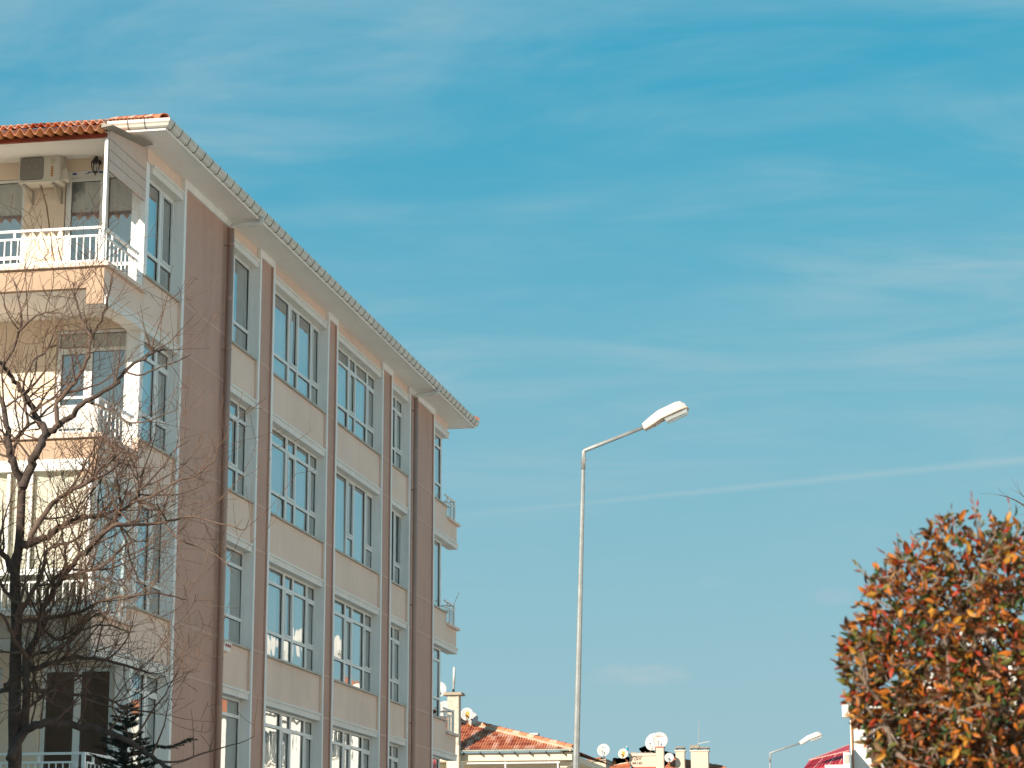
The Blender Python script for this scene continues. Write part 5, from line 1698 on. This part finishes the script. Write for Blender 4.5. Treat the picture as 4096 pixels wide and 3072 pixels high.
def shrub_grow(p, d, rad, level):
    L = rs.uniform(0.16, 0.30) * (0.92 ** level)
    pts = [p]; seg = 4
    for k in range(seg):
        d = (d + Vector((rs.gauss(0, .22), rs.gauss(0, .22), rs.gauss(0, .22)))).normalized()
        p = p + d * L / seg
        pts.append(p)
    v = p - sc_
    lim = shape_r(v.normalized()) * 0.99
    if v.length > lim:
        pts = [sc_ + (q - sc_) * min(1.0, lim / max(1e-3, (q - sc_).length)) for q in pts]; p = pts[-1]; v = p - sc_
    wood.tube(pts, [rad * (1 - 0.3 * k / seg) for k in range(seg + 1)], 6, caps=False)
    frac = v.length / shape_r(v.normalized()) if v.length > 1e-4 else 0
    if frac > 0.97 or level > 7 or rad < 0.0018:
        tips.append((p, d)); return
    if frac > 0.55: tips.append((p, d))
    for _ in range(rs.choice((2, 3, 3)) if level < 5 else 2):
        out = (p - sc_).normalized() if v.length > 0.05 else Vector((rs.gauss(0, 1), rs.gauss(0, 1), abs(rs.gauss(0, 1))))
        nd_ = (d * 0.6 + out * 0.35 + Vector((rs.gauss(0, .6), rs.gauss(0, .6), rs.gauss(0, .55)))).normalized()
        shrub_grow(p, nd_, rad * rs.uniform(0.62, 0.78), level + 1)


for k in range(9):
    a = 2 * math.pi * k / 9
    shrub_grow(Vector((sc_.x + 0.02 * math.cos(a), YS + 0.02 * math.sin(a), 2.1 + 0.05 * rs.random())), Vector((math.cos(a) * 0.8, math.sin(a) * 0.8, rs.uniform(-0.25, 1.1))), 0.021, 0)


def leaf_pts(ln, wd, fold, curl):
    """pointed oval leaf, folded along its midrib and curling"""
    P, F = [], []
    prof_ = [(0.0, 0.10), (0.22, 0.72), (0.5, 1.0), (0.78, 0.66), (1.0, 0.05)]
    for t, w in prof_:
        z = -curl * t * t * ln
        P += [(-w * wd / 2, t * ln, z + fold * w * wd), (0, t * ln, z), (w * wd / 2, t * ln, z + fold * w * wd)]
    for k in range(4):
        a = 3 * k
        F += [(a, a + 1, a + 4, a + 3), (a + 1, a + 2, a + 5, a + 4)]
    return P, F


WEI = [0.17, 0.10, 0.11, 0.24, 0.09, 0.14, 0.09, 0.06]
leaf_list = []
for (p, d) in tips:
    v = p - sc_
    if v.length < 1e-3: continue
    fr = v.length / shape_r(v.normalized())
    if fr > 1.02: continue
    nleaf = rs.choice((4, 5, 6, 7)) if fr > 0.75 else rs.choice((1, 2, 3, 4))
    for _ in range(nleaf):
        ax = (d * 0.5 + v.normalized() * 0.4 + Vector((rs.gauss(0, .7), rs.gauss(0, .7), rs.gauss(-0.05, .7)))).normalized()
        side = ax.cross(Vector((rs.gauss(0, 1), rs.gauss(0, 1), rs.gauss(0, 1)))).normalized()
        nrm = side.cross(ax)
        q = p - d * rs.uniform(0, 0.06)
        mi = rs.choices(range(8), WEI)[0]
        # greener on the left flank, as in the photograph
        if v.x < -0.36 and v.z < 0.15 and rs.random() < 0.35: mi = rs.choice((4, 6, 4, 7))
        leaf_list.append((q, side, ax, nrm, rs.uniform(0.030, 0.056), rs.uniform(0.36, 0.52), rs.uniform(0.05, 0.4), rs.uniform(-0.1, 0.5), mi))
# a filling of leaves across the clipped surface
for _ in range(6200):
    d = Vector((rs.gauss(0, 1), rs.gauss(0, 1), rs.gauss(0, 1))).normalized()
    if mnoise.noise(d * 4.2 + Vector((2, 8, 5))) < -0.16: continue
    q = sc_ + d * shape_r(d) * rs.uniform(0.70, 1.0)
    ax = (d * 0.6 + Vector((rs.gauss(0, .7), rs.gauss(0, .7), rs.gauss(0.1, .7)))).normalized()
    side = ax.cross(Vector((rs.gauss(0, 1), rs.gauss(0, 1), rs.gauss(0, 1)))).normalized()
    mi = rs.choices(range(8), WEI)[0]
    leaf_list.append((q, side, ax, side.cross(ax), rs.uniform(0.030, 0.056), rs.uniform(0.36, 0.52), rs.uniform(0.05, 0.4), rs.uniform(-0.1, 0.5), mi))
# dark brown leaves deeper inside, their colour standing in for the inner shade
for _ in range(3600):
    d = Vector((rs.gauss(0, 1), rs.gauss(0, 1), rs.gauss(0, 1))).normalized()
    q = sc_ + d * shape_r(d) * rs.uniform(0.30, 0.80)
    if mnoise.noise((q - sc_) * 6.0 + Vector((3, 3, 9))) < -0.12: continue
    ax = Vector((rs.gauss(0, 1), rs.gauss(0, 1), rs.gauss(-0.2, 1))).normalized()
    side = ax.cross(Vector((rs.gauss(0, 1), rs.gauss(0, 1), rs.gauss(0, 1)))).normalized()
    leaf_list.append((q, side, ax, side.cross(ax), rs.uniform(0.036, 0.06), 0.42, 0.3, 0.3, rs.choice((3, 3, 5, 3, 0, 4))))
# sprigs standing out of the clipped outline
for _ in range(34):
    d = Vector((rs.gauss(0, 1), rs.gauss(-0.3, 0.8), abs(rs.gauss(0.3, 0.9)))).normalized()
    p = sc_ + d * shape_r(d) * 0.96
    e = p + (d + Vector((0, 0, 0.5))).normalized() * rs.uniform(0.05, 0.11)
    wood.tube([p - d * 0.08, p, e], [0.003, 0.0026, 0.0018], 5)
    for q_ in range(4):
        ax = (d + Vector((rs.gauss(0, .5), rs.gauss(0, .5), rs.gauss(0.3, .4)))).normalized()
        side = ax.cross(Vector((rs.gauss(0, 1), rs.gauss(0, 1), rs.gauss(0, 1)))).normalized()
        leaf_list.append((p.lerp(e, q_ / 3), side, ax, side.cross(ax), rs.uniform(0.022, 0.036), 0.33, 0.3, 0.2, rs.choice((1, 5, 6, 4, 1))))
wood.build('branches', M['shrubwood'], shr, smooth=True)
leaf_list.sort(key=lambda t_: (t_[0] - CAM_LOC).length - 0.25 * (1 if t_[0].x < 0.32 else -1))
LP, LF = leaf_pts(1.0, 0.42, 0.25, 0.25)
leaf_meshes = []
for m in LEAVES:
    me = bpy.data.meshes.new('leaf'); me.from_pydata(LP, [], LF); me.materials.append(m); leaf_meshes.append(me)
rest = MB()
for i, (q, sd, ax, nr, ln, wd, fo, cu_, mi) in enumerate(leaf_list):
    if i < 290:
        o = put('leaf', leaf_meshes[mi], shr)
        o.matrix_basis = Matrix.Translation(q) @ Matrix((sd, ax, nr)).transposed().to_4x4() @ Matrix.Scale(ln, 4)
    else:
        P_, F_l = leaf_pts(ln, wd * ln, fo, cu_)
        k0 = len(rest.v)
        rest.v += [tuple(q + sd * a + ax * b + nr * c) for a, b, c in P_]
        for f in F_l: rest.f.append(tuple(k0 + t_ for t_ in f)); rest.m.append(mi)
tag(rest.build('foliage', LEAVES, shr), kind='stuff')
print('twig chains', tr.n, 'leaves', len(leaf_list), 'tips', len(tips))
